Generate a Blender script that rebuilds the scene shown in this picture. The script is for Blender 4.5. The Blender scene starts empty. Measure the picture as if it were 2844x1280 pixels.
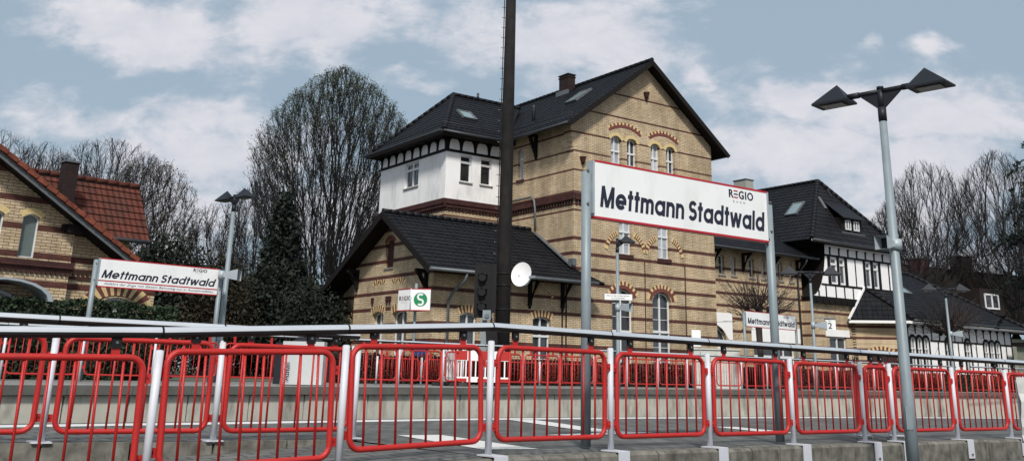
import bpy, math, random
from mathutils import Vector, Matrix
R = math.radians
rnd = random.Random(7)
scene = bpy.context.scene
COL = scene.collection

# ------------------------------------------------------------------ camera
cd = bpy.data.cameras.new('camera')
cam = bpy.data.objects.new('camera', cd); COL.objects.link(cam)
PITCH, ROLL, FPX = R(16.6), R(1.3), 2680.0
fw = Vector((0, math.cos(PITCH), math.sin(PITCH)))
up0 = Vector((0, -math.sin(PITCH), math.cos(PITCH)))
rt0 = Vector((1, 0, 0))
rt = rt0*math.cos(ROLL) + up0*math.sin(ROLL)
up = up0*math.cos(ROLL) - rt0*math.sin(ROLL)
m = Matrix((rt, up, -fw)).transposed().to_4x4()
m.translation = Vector((0, 0, .70))
cam.matrix_world = m
cd.sensor_fit = 'HORIZONTAL'; cd.sensor_width = 36
cd.lens = FPX/2844*36
cd.shift_x = (1422-1440)/2844
cd.shift_y = -(640-240)/2844
cd.clip_start = .1; cd.clip_end = 3000
scene.camera = cam

# ------------------------------------------------------------------ colour management
scene.view_settings.view_transform = 'Standard'
scene.view_settings.look = 'None'
scene.view_settings.exposure = 0.16
scene.view_settings.gamma = 1

# ------------------------------------------------------------------ sky
SUN_EL, SUN_AZ = R(46), R(178)      # azimuth clockwise from +Y
w = bpy.data.worlds.new('World'); scene.world = w; w.use_nodes = True
nt = w.node_tree; N = nt.nodes; L = nt.links
for n_ in list(N): N.remove(n_)
def wn(t, **k):
    n_ = N.new(t)
    for a_, b_ in k.items(): setattr(n_, a_, b_)
    return n_
def wm(op, a_, b_=None, c_=None, clamp=False):
    n_ = N.new('ShaderNodeMath'); n_.operation = op; n_.use_clamp = clamp
    for i_, v_ in enumerate((a_, b_, c_)):
        if v_ is None: continue
        if isinstance(v_, (int, float)): n_.inputs[i_].default_value = v_
        else: L.new(v_, n_.inputs[i_])
    return n_.outputs[0]
out = wn('ShaderNodeOutputWorld'); bg = wn('ShaderNodeBackground'); bg.inputs[1].default_value = .1
sky = wn('ShaderNodeTexSky'); sky.sky_type = 'NISHITA'; sky.sun_disc = False
sky.sun_elevation = SUN_EL; sky.sun_rotation = SUN_AZ; sky.air_density = 1.0; sky.dust_density = 3.0; sky.ozone_density = 1.2
tc = wn('ShaderNodeTexCoord'); sep = wn('ShaderNodeSeparateXYZ'); L.new(tc.outputs['Generated'], sep.inputs[0])
dx, dy, dz = sep.outputs
yy = wm('MAXIMUM', wm('ABSOLUTE', dy), .12)
A_ = wm('DIVIDE', dx, yy); E_ = wm('DIVIDE', dz, yy)
comb = wn('ShaderNodeCombineXYZ'); L.new(A_, comb.inputs[0]); L.new(wm('MULTIPLY', E_, 1.7), comb.inputs[1]); L.new(dy, comb.inputs[2])
def noise(sc_, det, rough, dist=0.0, off=0.0):
    n_ = wn('ShaderNodeTexNoise'); n_.inputs['Scale'].default_value = sc_; n_.inputs['Detail'].default_value = det
    n_.inputs['Roughness'].default_value = rough; n_.inputs['Distortion'].default_value = dist
    v_ = wn('ShaderNodeVectorMath'); v_.operation = 'ADD'; v_.inputs[1].default_value = (off, off*.7, off*.3)
    L.new(comb.outputs[0], v_.inputs[0]); L.new(v_.outputs[0], n_.inputs['Vector'])
    return n_.outputs['Fac']
def px(x_, y_):                      # direction of a spot of sky, as (X/Y, Z/Y)
    d_ = rt*((x_-1440)/FPX) - up*((y_-240)/FPX) + fw
    return d_.x/d_.y, d_.z/d_.y
CLOUDS = [  # centre, half sizes in the same units, strength
 (330, 60, 320, 95, 1.0), (480, 150, 170, 80, .95), (880, 60, 300, 110, 1.0), (1010, 130, 90, 60, .5),
 (560, 330, 300, 60, .75), (250, 340, 330, 50, .5), (1180, 215, 120, 40, .75), (1330, 60, 200, 90, .55), (1500, 120, 330, 120, .95), (1700, 60, 190, 110, .7),
 (1560, 230, 260, 60, .7), (620, 450, 400, 120, .85), (40, 300, 130, 90, .6),
 (2200, 270, 130, 45, .8), (2550, 330, 420, 90, 1.0), (2250, 420, 420, 130, .95), (2600, 480, 400, 140, 1.0), (1930, 225, 55, 38, .6),
 (2435, 110, 40, 28, .38), (2590, 112, 75, 26, .48), (2740, 25, 130, 25, .4), (200, 620, 700, 170, .95), (2050, 700, 800, 200, .9), (1100, 620, 500, 150, .8)]
wA = noise(9.0, 4, .6, .0, 21.0); wE = noise(9.0, 4, .6, .0, 33.0)
A2_ = wm('ADD', A_, wm('MULTIPLY', wm('SUBTRACT', wA, .5), .10)); E2_ = wm('ADD', E_, wm('MULTIPLY', wm('SUBTRACT', wE, .5), .07))
acc = None
for (cx_, cy_, sx_, sy_, st_) in CLOUDS:
    a0, e0 = px(cx_, cy_)
    qa = wm('MULTIPLY', wm('SUBTRACT', A2_, a0), FPX/sx_); qe = wm('MULTIPLY', wm('SUBTRACT', E2_, e0), FPX/sy_/1.08)
    r2 = wm('ADD', wm('MULTIPLY', qa, qa), wm('MULTIPLY', qe, qe))
    g_ = wm('MULTIPLY', wm('EXPONENT', wm('MULTIPLY', r2, -1.0)), st_)
    acc = g_ if acc is None else wm('MAXIMUM', acc, g_)
n1 = noise(5.0, 9, .58, .25, 3.1); n2 = noise(16.0, 6, .6, .2, 9.2); n3 = noise(2.0, 4, .5, .0, 5.0)
val = wm('ADD', acc, wm('ADD', wm('MULTIPLY', wm('SUBTRACT', n1, .5), 2.0), wm('MULTIPLY', wm('SUBTRACT', n2, .5), 1.1)))
mr = wn('ShaderNodeMapRange'); mr.interpolation_type = 'SMOOTHSTEP'; L.new(val, mr.inputs[0]); mr.inputs[1].default_value = .16; mr.inputs[2].default_value = .80
mr.inputs[3].default_value = .0; mr.inputs[4].default_value = .92
back = wm('LESS_THAN', dy, 0.0)      # cloud also behind the camera, from noise alone
bk = wm('MULTIPLY', back, wm('MULTIPLY', wm('SUBTRACT', n1, .42, None), 5.0, None, True))
cov = wm('MAXIMUM', mr.outputs[0], bk)
cr = wn('ShaderNodeMapRange'); L.new(n2, cr.inputs[0]); cr.inputs[1].default_value = .3; cr.inputs[2].default_value = .75; cr.inputs[3].default_value = 0; cr.inputs[4].default_value = 1
cc = wn('ShaderNodeMix', data_type='RGBA'); L.new(wm('MULTIPLY', wm('ADD', cr.outputs[0], n3), .6), cc.inputs[0])
cc.inputs[6].default_value = (5.0, 5.3, 6.1, 1); cc.inputs[7].default_value = (7.5, 7.3, 7.6, 1)
sk = wn('ShaderNodeMix', data_type='RGBA'); sk.inputs[0].default_value = .82; L.new(sky.outputs[0], sk.inputs[6]); sk.inputs[7].default_value = (3.4, 4.35, 5.2, 1)
mx = wn('ShaderNodeMix', data_type='RGBA'); L.new(cov, mx.inputs[0]); L.new(sk.outputs[2], mx.inputs[6]); L.new(cc.outputs[2], mx.inputs[7])
L.new(mx.outputs[2], bg.inputs[0]); L.new(bg.outputs[0], out.inputs[0])

# ------------------------------------------------------------------ sun
sl = bpy.data.lights.new('sun', 'SUN'); so = bpy.data.objects.new('sun', sl); COL.objects.link(so)
sl.energy = 3.5; sl.angle = R(7); sl.color = (1.0, .95, .88)
sd = Vector((math.sin(SUN_AZ)*math.cos(SUN_EL), math.cos(SUN_AZ)*math.cos(SUN_EL), math.sin(SUN_EL)))
so.rotation_euler = sd.to_track_quat('Z', 'Y').to_euler()

# ================================================================== materials
MATS = {}
def base_mat(name):
    m_ = bpy.data.materials.new(name); m_.use_nodes = True
    return m_, m_.node_tree, m_.node_tree.nodes['Principled BSDF']
def mat(name, col, rough=.6, metal=0.0, var=.12, scale=6.0, bump=0.0, spec=.5, dirt=None, dirtamt=.0, dscale=1.5, detail=5):
    """plain surface with a little procedural variation in colour and relief"""
    if name in MATS: return MATS[name]
    m_, t_, b_ = base_mat(name); n_, l_ = t_.nodes, t_.links
    tc_ = n_.new('ShaderNodeTexCoord')
    nz = n_.new('ShaderNodeTexNoise'); nz.inputs['Scale'].default_value = scale; nz.inputs['Detail'].default_value = detail
    l_.new(tc_.outputs['Object'], nz.inputs['Vector'])
    mp = n_.new('ShaderNodeMapRange'); l_.new(nz.outputs['Fac'], mp.inputs[0]); mp.inputs[1].default_value = .3; mp.inputs[2].default_value = .7
    mp.inputs[3].default_value = 1-var; mp.inputs[4].default_value = 1+var
    vm = n_.new('ShaderNodeVectorMath'); vm.operation = 'MULTIPLY'; vm.inputs[0].default_value = col; l_.new(mp.outputs[0], vm.inputs[1])
    last = vm.outputs[0]
    if dirt:
        nd = n_.new('ShaderNodeTexNoise'); nd.inputs['Scale'].default_value = dscale; nd.inputs['Detail'].default_value = 8; nd.inputs['Roughness'].default_value = .65
        mpv = n_.new('ShaderNodeMapping'); mpv.inputs['Scale'].default_value = (1, 1, .35); l_.new(tc_.outputs['Object'], mpv.inputs[0]); l_.new(mpv.outputs[0], nd.inputs['Vector'])
        md = n_.new('ShaderNodeMapRange'); l_.new(nd.outputs['Fac'], md.inputs[0]); md.inputs[1].default_value = .5; md.inputs[2].default_value = .72; md.inputs[4].default_value = dirtamt
        mi = n_.new('ShaderNodeMix'); mi.data_type = 'RGBA'; l_.new(md.outputs[0], mi.inputs[0]); l_.new(last, mi.inputs[6]); mi.inputs[7].default_value = (*dirt, 1)
        last = mi.outputs[2]
    l_.new(last, b_.inputs['Base Color'])
    b_.inputs['Roughness'].default_value = rough; b_.inputs['Metallic'].default_value = metal
    b_.inputs['Specular IOR Level'].default_value = spec
    if bump:
        bp = n_.new('ShaderNodeBump'); bp.inputs['Strength'].default_value = bump; bp.inputs['Distance'].default_value = .02
        l_.new(nz.outputs['Fac'], bp.inputs['Height']); l_.new(bp.outputs[0], b_.inputs['Normal'])
    MATS[name] = m_; return m_

def brick_mat(name, yellow, yellow2, red, mortar, course=.077, length=.25, period=None, phase=0, thick=.17, zmax=99, lines=(), lthick=.1, allred=False, stain=.25):
    m_, t_, b_ = base_mat(name); n_, l_ = t_.nodes, t_.links
    def mt(op, a_, b2=None, clamp=False):
        q = n_.new('ShaderNodeMath'); q.operation = op; q.use_clamp = clamp
        for i_, v_ in enumerate((a_, b2)):
            if v_ is None: continue
            if isinstance(v_, (int, float)): q.inputs[i_].default_value = v_
            else: l_.new(v_, q.inputs[i_])
        return q.outputs[0]
    tc_ = n_.new('ShaderNodeTexCoord'); sp = n_.new('ShaderNodeSeparateXYZ'); l_.new(tc_.outputs['Object'], sp.inputs[0])
    cb = n_.new('ShaderNodeCombineXYZ'); l_.new(mt('ADD', sp.outputs[0], sp.outputs[1]), cb.inputs[0]); l_.new(sp.outputs[2], cb.inputs[1])
    br = n_.new('ShaderNodeTexBrick'); l_.new(cb.outputs[0], br.inputs['Vector'])
    br.inputs['Scale'].default_value = 1; br.inputs['Brick Width'].default_value = length; br.inputs['Row Height'].default_value = course
    br.inputs['Mortar Size'].default_value = .0075 if course < .08 else .009; br.inputs['Mortar Smooth'].default_value = .3
    br.inputs['Color1'].default_value = (0, 0, 0, 1); br.inputs['Color2'].default_value = (1, 1, 1, 1); br.inputs['Mortar'].default_value = (.5, .5, .5, 1)
    ym = n_.new('ShaderNodeMix'); ym.data_type = 'RGBA'; l_.new(br.outputs['Color'], ym.inputs[0]); ym.inputs[6].default_value = (*yellow, 1); ym.inputs[7].default_value = (*yellow2, 1)
    z = sp.outputs[2]
    if allred:
        band = None
        last = n_.new('ShaderNodeMix'); last.data_type = 'RGBA'; l_.new(br.outputs['Color'], last.inputs[0]); last.inputs[6].default_value = (*red, 1); last.inputs[7].default_value = (*[c*.6 for c in red], 1)
        last = last.outputs[2]
    else:
        band = mt('LESS_THAN', mt('ABSOLUTE', mt('MULTIPLY', mt('SUBTRACT', mt('FRACT', mt('ADD', mt('DIVIDE', mt('SUBTRACT', z, phase), period), 20.5)), .5), period)), thick/2)
        band = mt('MULTIPLY', band, mt('LESS_THAN', z, zmax))
        for lz in lines: band = mt('MAXIMUM', band, mt('LESS_THAN', mt('ABSOLUTE', mt('SUBTRACT', z, lz)), lthick/2))
        rm = n_.new('ShaderNodeMix'); rm.data_type = 'RGBA'; l_.new(br.outputs['Color'], rm.inputs[0]); rm.inputs[6].default_value = (*red, 1); rm.inputs[7].default_value = (*[c*.6 for c in red], 1)
        bm_ = n_.new('ShaderNodeMix'); bm_.data_type = 'RGBA'; l_.new(band, bm_.inputs[0]); l_.new(ym.outputs[2], bm_.inputs[6]); l_.new(rm.outputs[2], bm_.inputs[7])
        last = bm_.outputs[2]
    mo = n_.new('ShaderNodeMix'); mo.data_type = 'RGBA'; l_.new(br.outputs['Fac'], mo.inputs[0]); l_.new(last, mo.inputs[6]); mo.inputs[7].default_value = (*mortar, 1)
    nz = n_.new('ShaderNodeTexNoise'); nz.inputs['Scale'].default_value = .7; nz.inputs['Detail'].default_value = 8; nz.inputs['Roughness'].default_value = .7; mpv = n_.new('ShaderNodeMapping'); mpv.inputs['Scale'].default_value = (1.6, 1.6, .45); l_.new(tc_.outputs['Object'], mpv.inputs[0]); l_.new(mpv.outputs[0], nz.inputs['Vector'])
    mp = n_.new('ShaderNodeMapRange'); l_.new(nz.outputs['Fac'], mp.inputs[0]); mp.inputs[1].default_value = .35; mp.inputs[2].default_value = .65; mp.inputs[3].default_value = 1-stain; mp.inputs[4].default_value = 1.08
    vm = n_.new('ShaderNodeVectorMath'); vm.operation = 'MULTIPLY'; l_.new(mo.outputs[2], vm.inputs[0]); l_.new(mp.outputs[0], vm.inputs[1])
    l_.new(vm.outputs[0], b_.inputs['Base Color']); b_.inputs['Roughness'].default_value = .75; b_.inputs['Specular IOR Level'].default_value = .3
    bp = n_.new('ShaderNodeBump'); bp.invert = True; bp.inputs['Strength'].default_value = .5; bp.inputs['Distance'].default_value = .01
    l_.new(br.outputs['Fac'], bp.inputs['Height']); l_.new(bp.outputs[0], b_.inputs['Normal'])
    MATS[name] = m_; return m_

def tile_mat(name, c1, c2, width=.30, rough=.45, amp=.03, streak=None):
    """pantiles: rounded columns across the slope, each tile a slightly different tone; the rows are real steps"""
    m_, t_, b_ = base_mat(name); n_, l_ = t_.nodes, t_.links
    def mt(op, a_, b2=None):
        q = n_.new('ShaderNodeMath'); q.operation = op
        for i_, v_ in enumerate((a_, b2)):
            if v_ is None: continue
            if isinstance(v_, (int, float)): q.inputs[i_].default_value = v_
            else: l_.new(v_, q.inputs[i_])
        return q.outputs[0]
    tc_ = n_.new('ShaderNodeTexCoord'); sp = n_.new('ShaderNodeSeparateXYZ'); l_.new(tc_.outputs['UV'], sp.inputs[0])
    x, row = sp.outputs[0], sp.outputs[1]
    ph = mt('DIVIDE', x, width)
    wv = mt('SINE', mt('MULTIPLY', ph, 2*math.pi))
    cb = n_.new('ShaderNodeCombineXYZ'); l_.new(mt('FLOOR', ph), cb.inputs[0]); l_.new(mt('FLOOR', row), cb.inputs[1])
    wn_ = n_.new('ShaderNodeTexWhiteNoise'); wn_.noise_dimensions = '2D'; l_.new(cb.outputs[0], wn_.inputs['Vector'])
    mi = n_.new('ShaderNodeMix'); mi.data_type = 'RGBA'; l_.new(wn_.outputs['Value'], mi.inputs[0]); mi.inputs[6].default_value = (*c1, 1); mi.inputs[7].default_value = (*c2, 1)
    last = mi.outputs[2]
    if streak:
        nz = n_.new('ShaderNodeTexNoise'); nz.inputs['Scale'].default_value = 1.2; nz.inputs['Detail'].default_value = 7; l_.new(tc_.outputs['Object'], nz.inputs['Vector'])
        mp = n_.new('ShaderNodeMapRange'); l_.new(nz.outputs['Fac'], mp.inputs[0]); mp.inputs[1].default_value = .45; mp.inputs[2].default_value = .7; mp.inputs[4].default_value = .7
        m2 = n_.new('ShaderNodeMix'); m2.data_type = 'RGBA'; l_.new(mp.outputs[0], m2.inputs[0]); l_.new(last, m2.inputs[6]); m2.inputs[7].default_value = (*streak, 1); last = m2.outputs[2]
    l_.new(last, b_.inputs['Base Color']); b_.inputs['Roughness'].default_value = rough; b_.inputs['Specular IOR Level'].default_value = .18
    bp = n_.new('ShaderNodeBump'); bp.inputs['Strength'].default_value = 1; bp.inputs['Distance'].default_value = amp
    l_.new(wv, bp.inputs['Height']); l_.new(bp.outputs[0], b_.inputs['Normal'])
    MATS[name] = m_; return m_

def paving_mat(name, c1, c2, joint, bw, rh, ang=0.0, dirt=.3, mort=.012):
    m_, t_, b_ = base_mat(name); n_, l_ = t_.nodes, t_.links
    tc_ = n_.new('ShaderNodeTexCoord'); mp_ = n_.new('ShaderNodeMapping'); mp_.inputs['Rotation'].default_value = (0, 0, ang); l_.new(tc_.outputs['Object'], mp_.inputs[0])
    br = n_.new('ShaderNodeTexBrick'); l_.new(mp_.outputs[0], br.inputs['Vector']); br.inputs['Scale'].default_value = 1
    br.inputs['Brick Width'].default_value = bw; br.inputs['Row Height'].default_value = rh; br.inputs['Mortar Size'].default_value = mort
    br.inputs['Color1'].default_value = (*c1, 1); br.inputs['Color2'].default_value = (*c2, 1); br.inputs['Mortar'].default_value = (*joint, 1)
    nz = n_.new('ShaderNodeTexNoise'); nz.inputs['Scale'].default_value = 1.3; nz.inputs['Detail'].default_value = 9; nz.inputs['Roughness'].default_value = .7; l_.new(tc_.outputs['Object'], nz.inputs['Vector'])
    mr_ = n_.new('ShaderNodeMapRange'); l_.new(nz.outputs['Fac'], mr_.inputs[0]); mr_.inputs[1].default_value = .3; mr_.inputs[2].default_value = .7; mr_.inputs[3].default_value = 1-dirt; mr_.inputs[4].default_value = 1.15
    vm = n_.new('ShaderNodeVectorMath'); vm.operation = 'MULTIPLY'; l_.new(br.outputs['Color'], vm.inputs[0]); l_.new(mr_.outputs[0], vm.inputs[1])
    l_.new(vm.outputs[0], b_.inputs['Base Color']); b_.inputs['Roughness'].default_value = .85
    bp = n_.new('ShaderNodeBump'); bp.invert = True; bp.inputs['Strength'].default_value = .6; bp.inputs['Distance'].default_value = .008; l_.new(br.outputs['Fac'], bp.inputs['Height']); l_.new(bp.outputs[0], b_.inputs['Normal'])
    MATS[name] = m_; return m_

YEL, YEL2, REDB, MORT = (.67, .535, .37), (.54, .41, .25), (.125, .036, .031), (.10, .075, .045)
M_brick = brick_mat('yellow_brick_with_red_courses', YEL, YEL2, REDB, MORT, period=.685, phase=3.29, zmax=7.0, thick=.155, stain=.42, lines=(8.0, 8.25, 8.85, 9.87, 10.78, 11.68, 12.84, 14.0), lthick=.085)
M_brickred = brick_mat('dark_red_brick', YEL, YEL2, (.075, .024, .021), (.03, .02, .018), allred=True)
M_brickhouse = brick_mat('yellow_house_brick', (.67, .53, .32), (.47, .33, .16), (.13, .035, .026), (.055, .04, .03), course=.086, length=.27, period=.61, phase=2.47, thick=.17, stain=.35)
M_chimney = brick_mat('chimney_brick', YEL, YEL2, (.032, .015, .014), (.014, .010, .009), allred=True)
M_arcy = mat('pale_arch_brick', (.58, .45, .22), .8, scale=20)
M_arcr = mat('red_arch_brick', (.14, .038, .03), .8, scale=20)
M_plaster = mat('white_plaster', (.80, .80, .80), .85, var=.05, scale=1.5, dirt=(.36, .37, .36), dirtamt=.55, dscale=1.3)
M_plaster2 = mat('clean_white_plaster', (.82, .82, .82), .8, var=.03, scale=2)
M_timber = mat('black_timber', (.008, .007, .007), .7, spec=.2, scale=8)
M_timberb = mat('dark_brown_timber', (.010, .0075, .007), .75, spec=.2, scale=8)
M_roof = tile_mat('anthracite_pantiles', (.0045, .005, .0075), (.010, .0105, .014), .30, .55, .025, streak=(.013, .014, .015))
M_roofred = tile_mat('red_clay_pantiles', (.125, .038, .026), (.078, .027, .020), .18, .85, .022, streak=(.06, .030, .023))
M_roofbrown = tile_mat('dark_brown_roof_tiles', (.032, .024, .021), (.022, .017, .016), .3, .8, .02)
M_verge = mat('orange_clay_tile', (.16, .045, .026), .8, var=.45, spec=.3, scale=5)
M_zinc = mat('weathered_zinc', (.115, .13, .14), .55, .2, scale=4)
M_gutterdark = mat('dark_gutter_metal', (.045, .05, .055), .45, .4, scale=4)
M_frame = mat('white_window_frame', (.66, .67, .68), .5, var=.04)
M_stone = mat('grey_stone_sill', (.22, .21, .19), .85)
def glass_mat(name, col, rough=.06):
    m_ = mat(name, col, rough, var=.35, scale=1.3, spec=.9); return m_
M_glass = glass_mat('window_glass', (.035, .042, .05))
M_glassl = glass_mat('window_glass_curtain_and_sky_reflection', (.38, .42, .46), .15)  # curtained panes, with a bright sky reflection put into the base colour
M_glassd = glass_mat('dark_window_glass', (.018, .02, .022))
M_skyl = mat('skylight_glass', (.18, .24, .26), .08, var=.1, spec=1.0)
M_red = mat('red_painted_steel', (.43, .017, .014), .45, var=.10, scale=120, bump=.2, spec=.45, detail=3, dirt=(.22, .03, .028), dirtamt=.55, dscale=4)
M_redfar = mat('red_painted_steel_far', (.42, .020, .016), .5, var=.05)
M_post = mat('light_grey_powder_coat', (.56, .58, .63), .45, var=.05, dirt=(.30, .29, .27), dirtamt=.45, dscale=7)
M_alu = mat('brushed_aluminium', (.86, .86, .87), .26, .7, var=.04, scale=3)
M_alu_shade = mat('shaded_handrail_underside', (.022, .019, .019), .45, .3, var=.1)  # shaded copy of the aluminium, for the underside of the handrail
M_black = mat('black_fitting', (.008, .008, .009), .6, spec=.25, var=.2)
M_bolt = mat('bolt_steel', (.22, .22, .22), .35, .8)
M_grey = mat('blue_grey_steel', (.215, .262, .285), .5, .1, var=.10, scale=3, dirt=(.12, .14, .15), dirtamt=.4, dscale=6)
M_greyl = mat('pale_blue_grey_steel', (.33, .38, .41), .5, .1, var=.08, scale=3)
M_lamp = mat('dark_lamp_housing', (.014, .016, .022), .5, spec=.3, var=.1)
M_lens = mat('lamp_lens', (.16, .16, .15), .25, var=.3, scale=12)
M_sign = mat('white_sign_face', (.80, .82, .82), .35, var=.03, scale=1.2, dirt=(.50, .50, .46), dirtamt=.35, dscale=2.5)
M_signred = mat('sign_red', (.42, .008, .02), .4, var=.03)
M_ink = mat('dark_navy_lettering', (.010, .012, .03), .45, var=.02)
M_inkg = mat('grey_lettering', (.12, .12, .13), .45, var=.02)
M_green = mat('green_emblem', (.01, .22, .085), .4, var=.02)
M_conc = mat('pale_concrete', (.47, .46, .40), .9, var=.10, scale=2.0, bump=.2, dirt=(.15, .145, .12), dirtamt=.9, dscale=2.2)
M_coping = mat('dark_concrete_coping', (.11, .11, .10), .9, var=.2, scale=3, bump=.3, dirt=(.06, .06, .05), dirtamt=.5, dscale=2)
M_kerb = mat('mossy_kerb_concrete', (.145, .14, .12), .92, var=.45, scale=7, bump=.6, dirt=(.035, .038, .028), dirtamt=.9, dscale=5, detail=10)
M_pave = paving_mat('grey_concrete_paving', (.095, .097, .092), (.155, .157, .15), (.032, .032, .03), .30, .20, R(-38), .45, .012)
M_pavefar = paving_mat('pale_platform_paving', (.20, .20, .19), (.24, .24, .225), (.1, .1, .09), .4, .4, R(-38))
M_asph = mat('asphalt', (.085, .087, .085), .95, var=.25, scale=60, bump=.4, dirt=(.13, .13, .125), dirtamt=.4, dscale=.8)
M_white = mat('white_road_paint', (.62, .62, .60), .8, var=.08, scale=3, dirt=(.35, .35, .34), dirtamt=.5, dscale=3)
M_gravel = mat('track_gravel', (.10, .09, .08), .95, var=.6, scale=25, bump=1)
M_rail = mat('rusty_rail', (.12, .06, .04), .6, .5)
M_ground = mat('ground_behind', (.07, .075, .05), .95, var=.4, scale=1)
M_mast = mat('dark_weathered_mast', (.014, .013, .013), .85, spec=.2, var=.25, scale=4, bump=.2, dirt=(.05, .038, .03), dirtamt=.35, dscale=2.5)
M_dish = mat('white_dish', (.72, .72, .72), .45, var=.03)
M_bag = mat('black_rubber', (.02, .02, .02), .8, var=.3)
M_bark = mat('dark_bark', (.011, .010, .010), .95, var=.3, scale=3)
M_barkg = mat('grey_bark', (.022, .020, .020), .95, var=.3, scale=3)
M_barkp = mat('pollard_bark', (.030, .021, .019), .95, var=.3, scale=3)
def leafm(name, col, var=.35):
    m_ = mat(name, col, .7, var=var, scale=.9, spec=.25, detail=8); return m_
M_bud = leafm('young_green_leaves', (.060, .090, .034))
M_bud2 = leafm('brownish_buds', (.075, .062, .042))
M_holly = leafm('dark_evergreen_leaves', (.014, .019, .013))
M_needle = leafm('dark_conifer_needles', (.013, .020, .016))
M_hedge = leafm('hedge_leaves', (.024, .042, .022))
M_hedgeb = leafm('brown_hedge_leaves', (.030, .022, .016))
M_ivy = leafm('ivy_leaves', (.022, .034, .022))

# ================================================================== helpers
def tag(o, label=None, cat=None, group=None, kind=None):
    if label: o['label'] = label
    if cat: o['category'] = cat
    if group: o['group'] = group
    if kind: o['kind'] = kind
    return o
def empty(name, loc=(0, 0, 0), rz=0):
    o = bpy.data.objects.new(name, None); o.location = loc; o.rotation_euler = (0, 0, rz); o.empty_display_size = .2
    COL.objects.link(o); return o
def copy_tree(o, parent=None):
    c = o.copy(); COL.objects.link(c)
    if parent is not None: c.parent = parent
    for ch in KIDS.get(o, []): KIDS.setdefault(c, []).append(copy_tree(ch, c))
    return c
KIDS = {}
class MB:
    def __init__(s): s.v = []; s.f = []; s.m = []; s.uv = []; s.sm = []
    def face(s, pts, mi=0, uv=None, smooth=False):
        i = len(s.v); s.v.extend([tuple(p) for p in pts]); s.f.append(tuple(range(i, i+len(pts)))); s.m.append(mi); s.sm.append(smooth)
        s.uv.append(uv if uv else None)
    def box(s, x0, x1, y0, y1, z0, z1, mi=0):
        i = len(s.v)
        s.v += [(x0, y0, z0), (x1, y0, z0), (x1, y1, z0), (x0, y1, z0), (x0, y0, z1), (x1, y0, z1), (x1, y1, z1), (x0, y1, z1)]
        for q in ((3, 2, 1, 0), (4, 5, 6, 7), (0, 1, 5, 4), (1, 2, 6, 5), (2, 3, 7, 6), (3, 0, 4, 7)):
            s.f.append(tuple(i+k for k in q)); s.m.append(mi); s.uv.append(None); s.sm.append(False)
    def obox(s, c, ax, ay, az, mi=0):
        """box with centre and three half-axis vectors"""
        c, ax, ay, az = Vector(c), Vector(ax), Vector(ay), Vector(az); i = len(s.v)
        for k in ((-1, -1, -1), (1, -1, -1), (1, 1, -1), (-1, 1, -1), (-1, -1, 1), (1, -1, 1), (1, 1, 1), (-1, 1, 1)):
            s.v.append(tuple(c+ax*k[0]+ay*k[1]+az*k[2]))
        for q in ((3, 2, 1, 0), (4, 5, 6, 7), (0, 1, 5, 4), (1, 2, 6, 5), (2, 3, 7, 6), (3, 0, 4, 7)):
            s.f.append(tuple(i+k for k in q)); s.m.append(mi); s.uv.append(None); s.sm.append(False)
    def tube(s, pts, r, n=8, mi=0, closed=False, cap=True, smooth=True, flat=1.0):
        pts = [Vector(p) for p in pts]; k = len(pts); rs = r if isinstance(r, (list, tuple)) else [r]*k
        i0 = len(s.v); ref = None
        for j, p in enumerate(pts):
            a = pts[(j-1) % k] if (closed or j > 0) else p; b = pts[(j+1) % k] if (closed or j < k-1) else p
            d = (b-a)
            if d.length < 1e-9: d = Vector((0, 0, 1))
            d.normalize()
            if ref is None: ref = Vector((0, 0, 1)) if abs(d.z) < .9 else Vector((1, 0, 0))
            sx = d.cross(ref)
            if sx.length < 1e-6: sx = d.orthogonal()
            sx.normalize(); sy = sx.cross(d).normalized(); ref = sy if abs(d.z) >= .9 or closed else ref
            if closed: ref = sy
            for q in range(n):
                t = 2*math.pi*q/n; s.v.append(tuple(p+sx*(math.cos(t)*rs[j])+sy*(math.sin(t)*rs[j]*flat)))
        for j in range(k if closed else k-1):
            a = i0+j*n; b = i0+((j+1) % k)*n
            for q in range(n):
                s.f.append((a+q, a+(q+1) % n, b+(q+1) % n, b+q)); s.m.append(mi); s.uv.append(None); s.sm.append(smooth)
        if cap and not closed:
            s.f.append(tuple(i0+q for q in reversed(range(n)))); s.m.append(mi); s.uv.append(None); s.sm.append(False)
            a = i0+(k-1)*n; s.f.append(tuple(a+q for q in range(n))); s.m.append(mi); s.uv.append(None); s.sm.append(False)
    def prism(s, poly, p0, ax, ay, az, mi=0):
        """extrude 2-D polygon (list of (a,b)) spanned by ax, ay along az"""
        p0, ax, ay, az = Vector(p0), Vector(ax), Vector(ay), Vector(az)
        A = [p0+ax*a+ay*b for a, b in poly]; B = [p+az for p in A]
        s.face(A[::-1], mi); s.face(B, mi)
        for j in range(len(A)):
            q = (j+1) % len(A); s.face([A[j], A[q], B[q], B[j]], mi)
    def build(s, name, mats, parent=None, loc=None):
        me = bpy.data.meshes.new(name)
        me.from_pydata(s.v, [], s.f)
        if not isinstance(mats, (list, tuple)): mats = [mats]
        for q in mats: me.materials.append(q)
        me.polygons.foreach_set('material_index', s.m)
        me.polygons.foreach_set('use_smooth', s.sm)
        if any(u is not None for u in s.uv):
            ul = me.uv_layers.new(name='UVMap'); k = 0; data = []
            for f, u in zip(s.f, s.uv):
                if u is None: data += [0.0]*(2*len(f))
                else:
                    for q in u: data += [q[0], q[1]]
            ul.data.foreach_set('uv', data)
        me.update()
        o = bpy.data.objects.new(name, me); COL.objects.link(o)
        if parent is not None: o.parent = parent; KIDS.setdefault(parent, []).append(o)
        if loc is not None: o.location = loc
        return o

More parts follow.
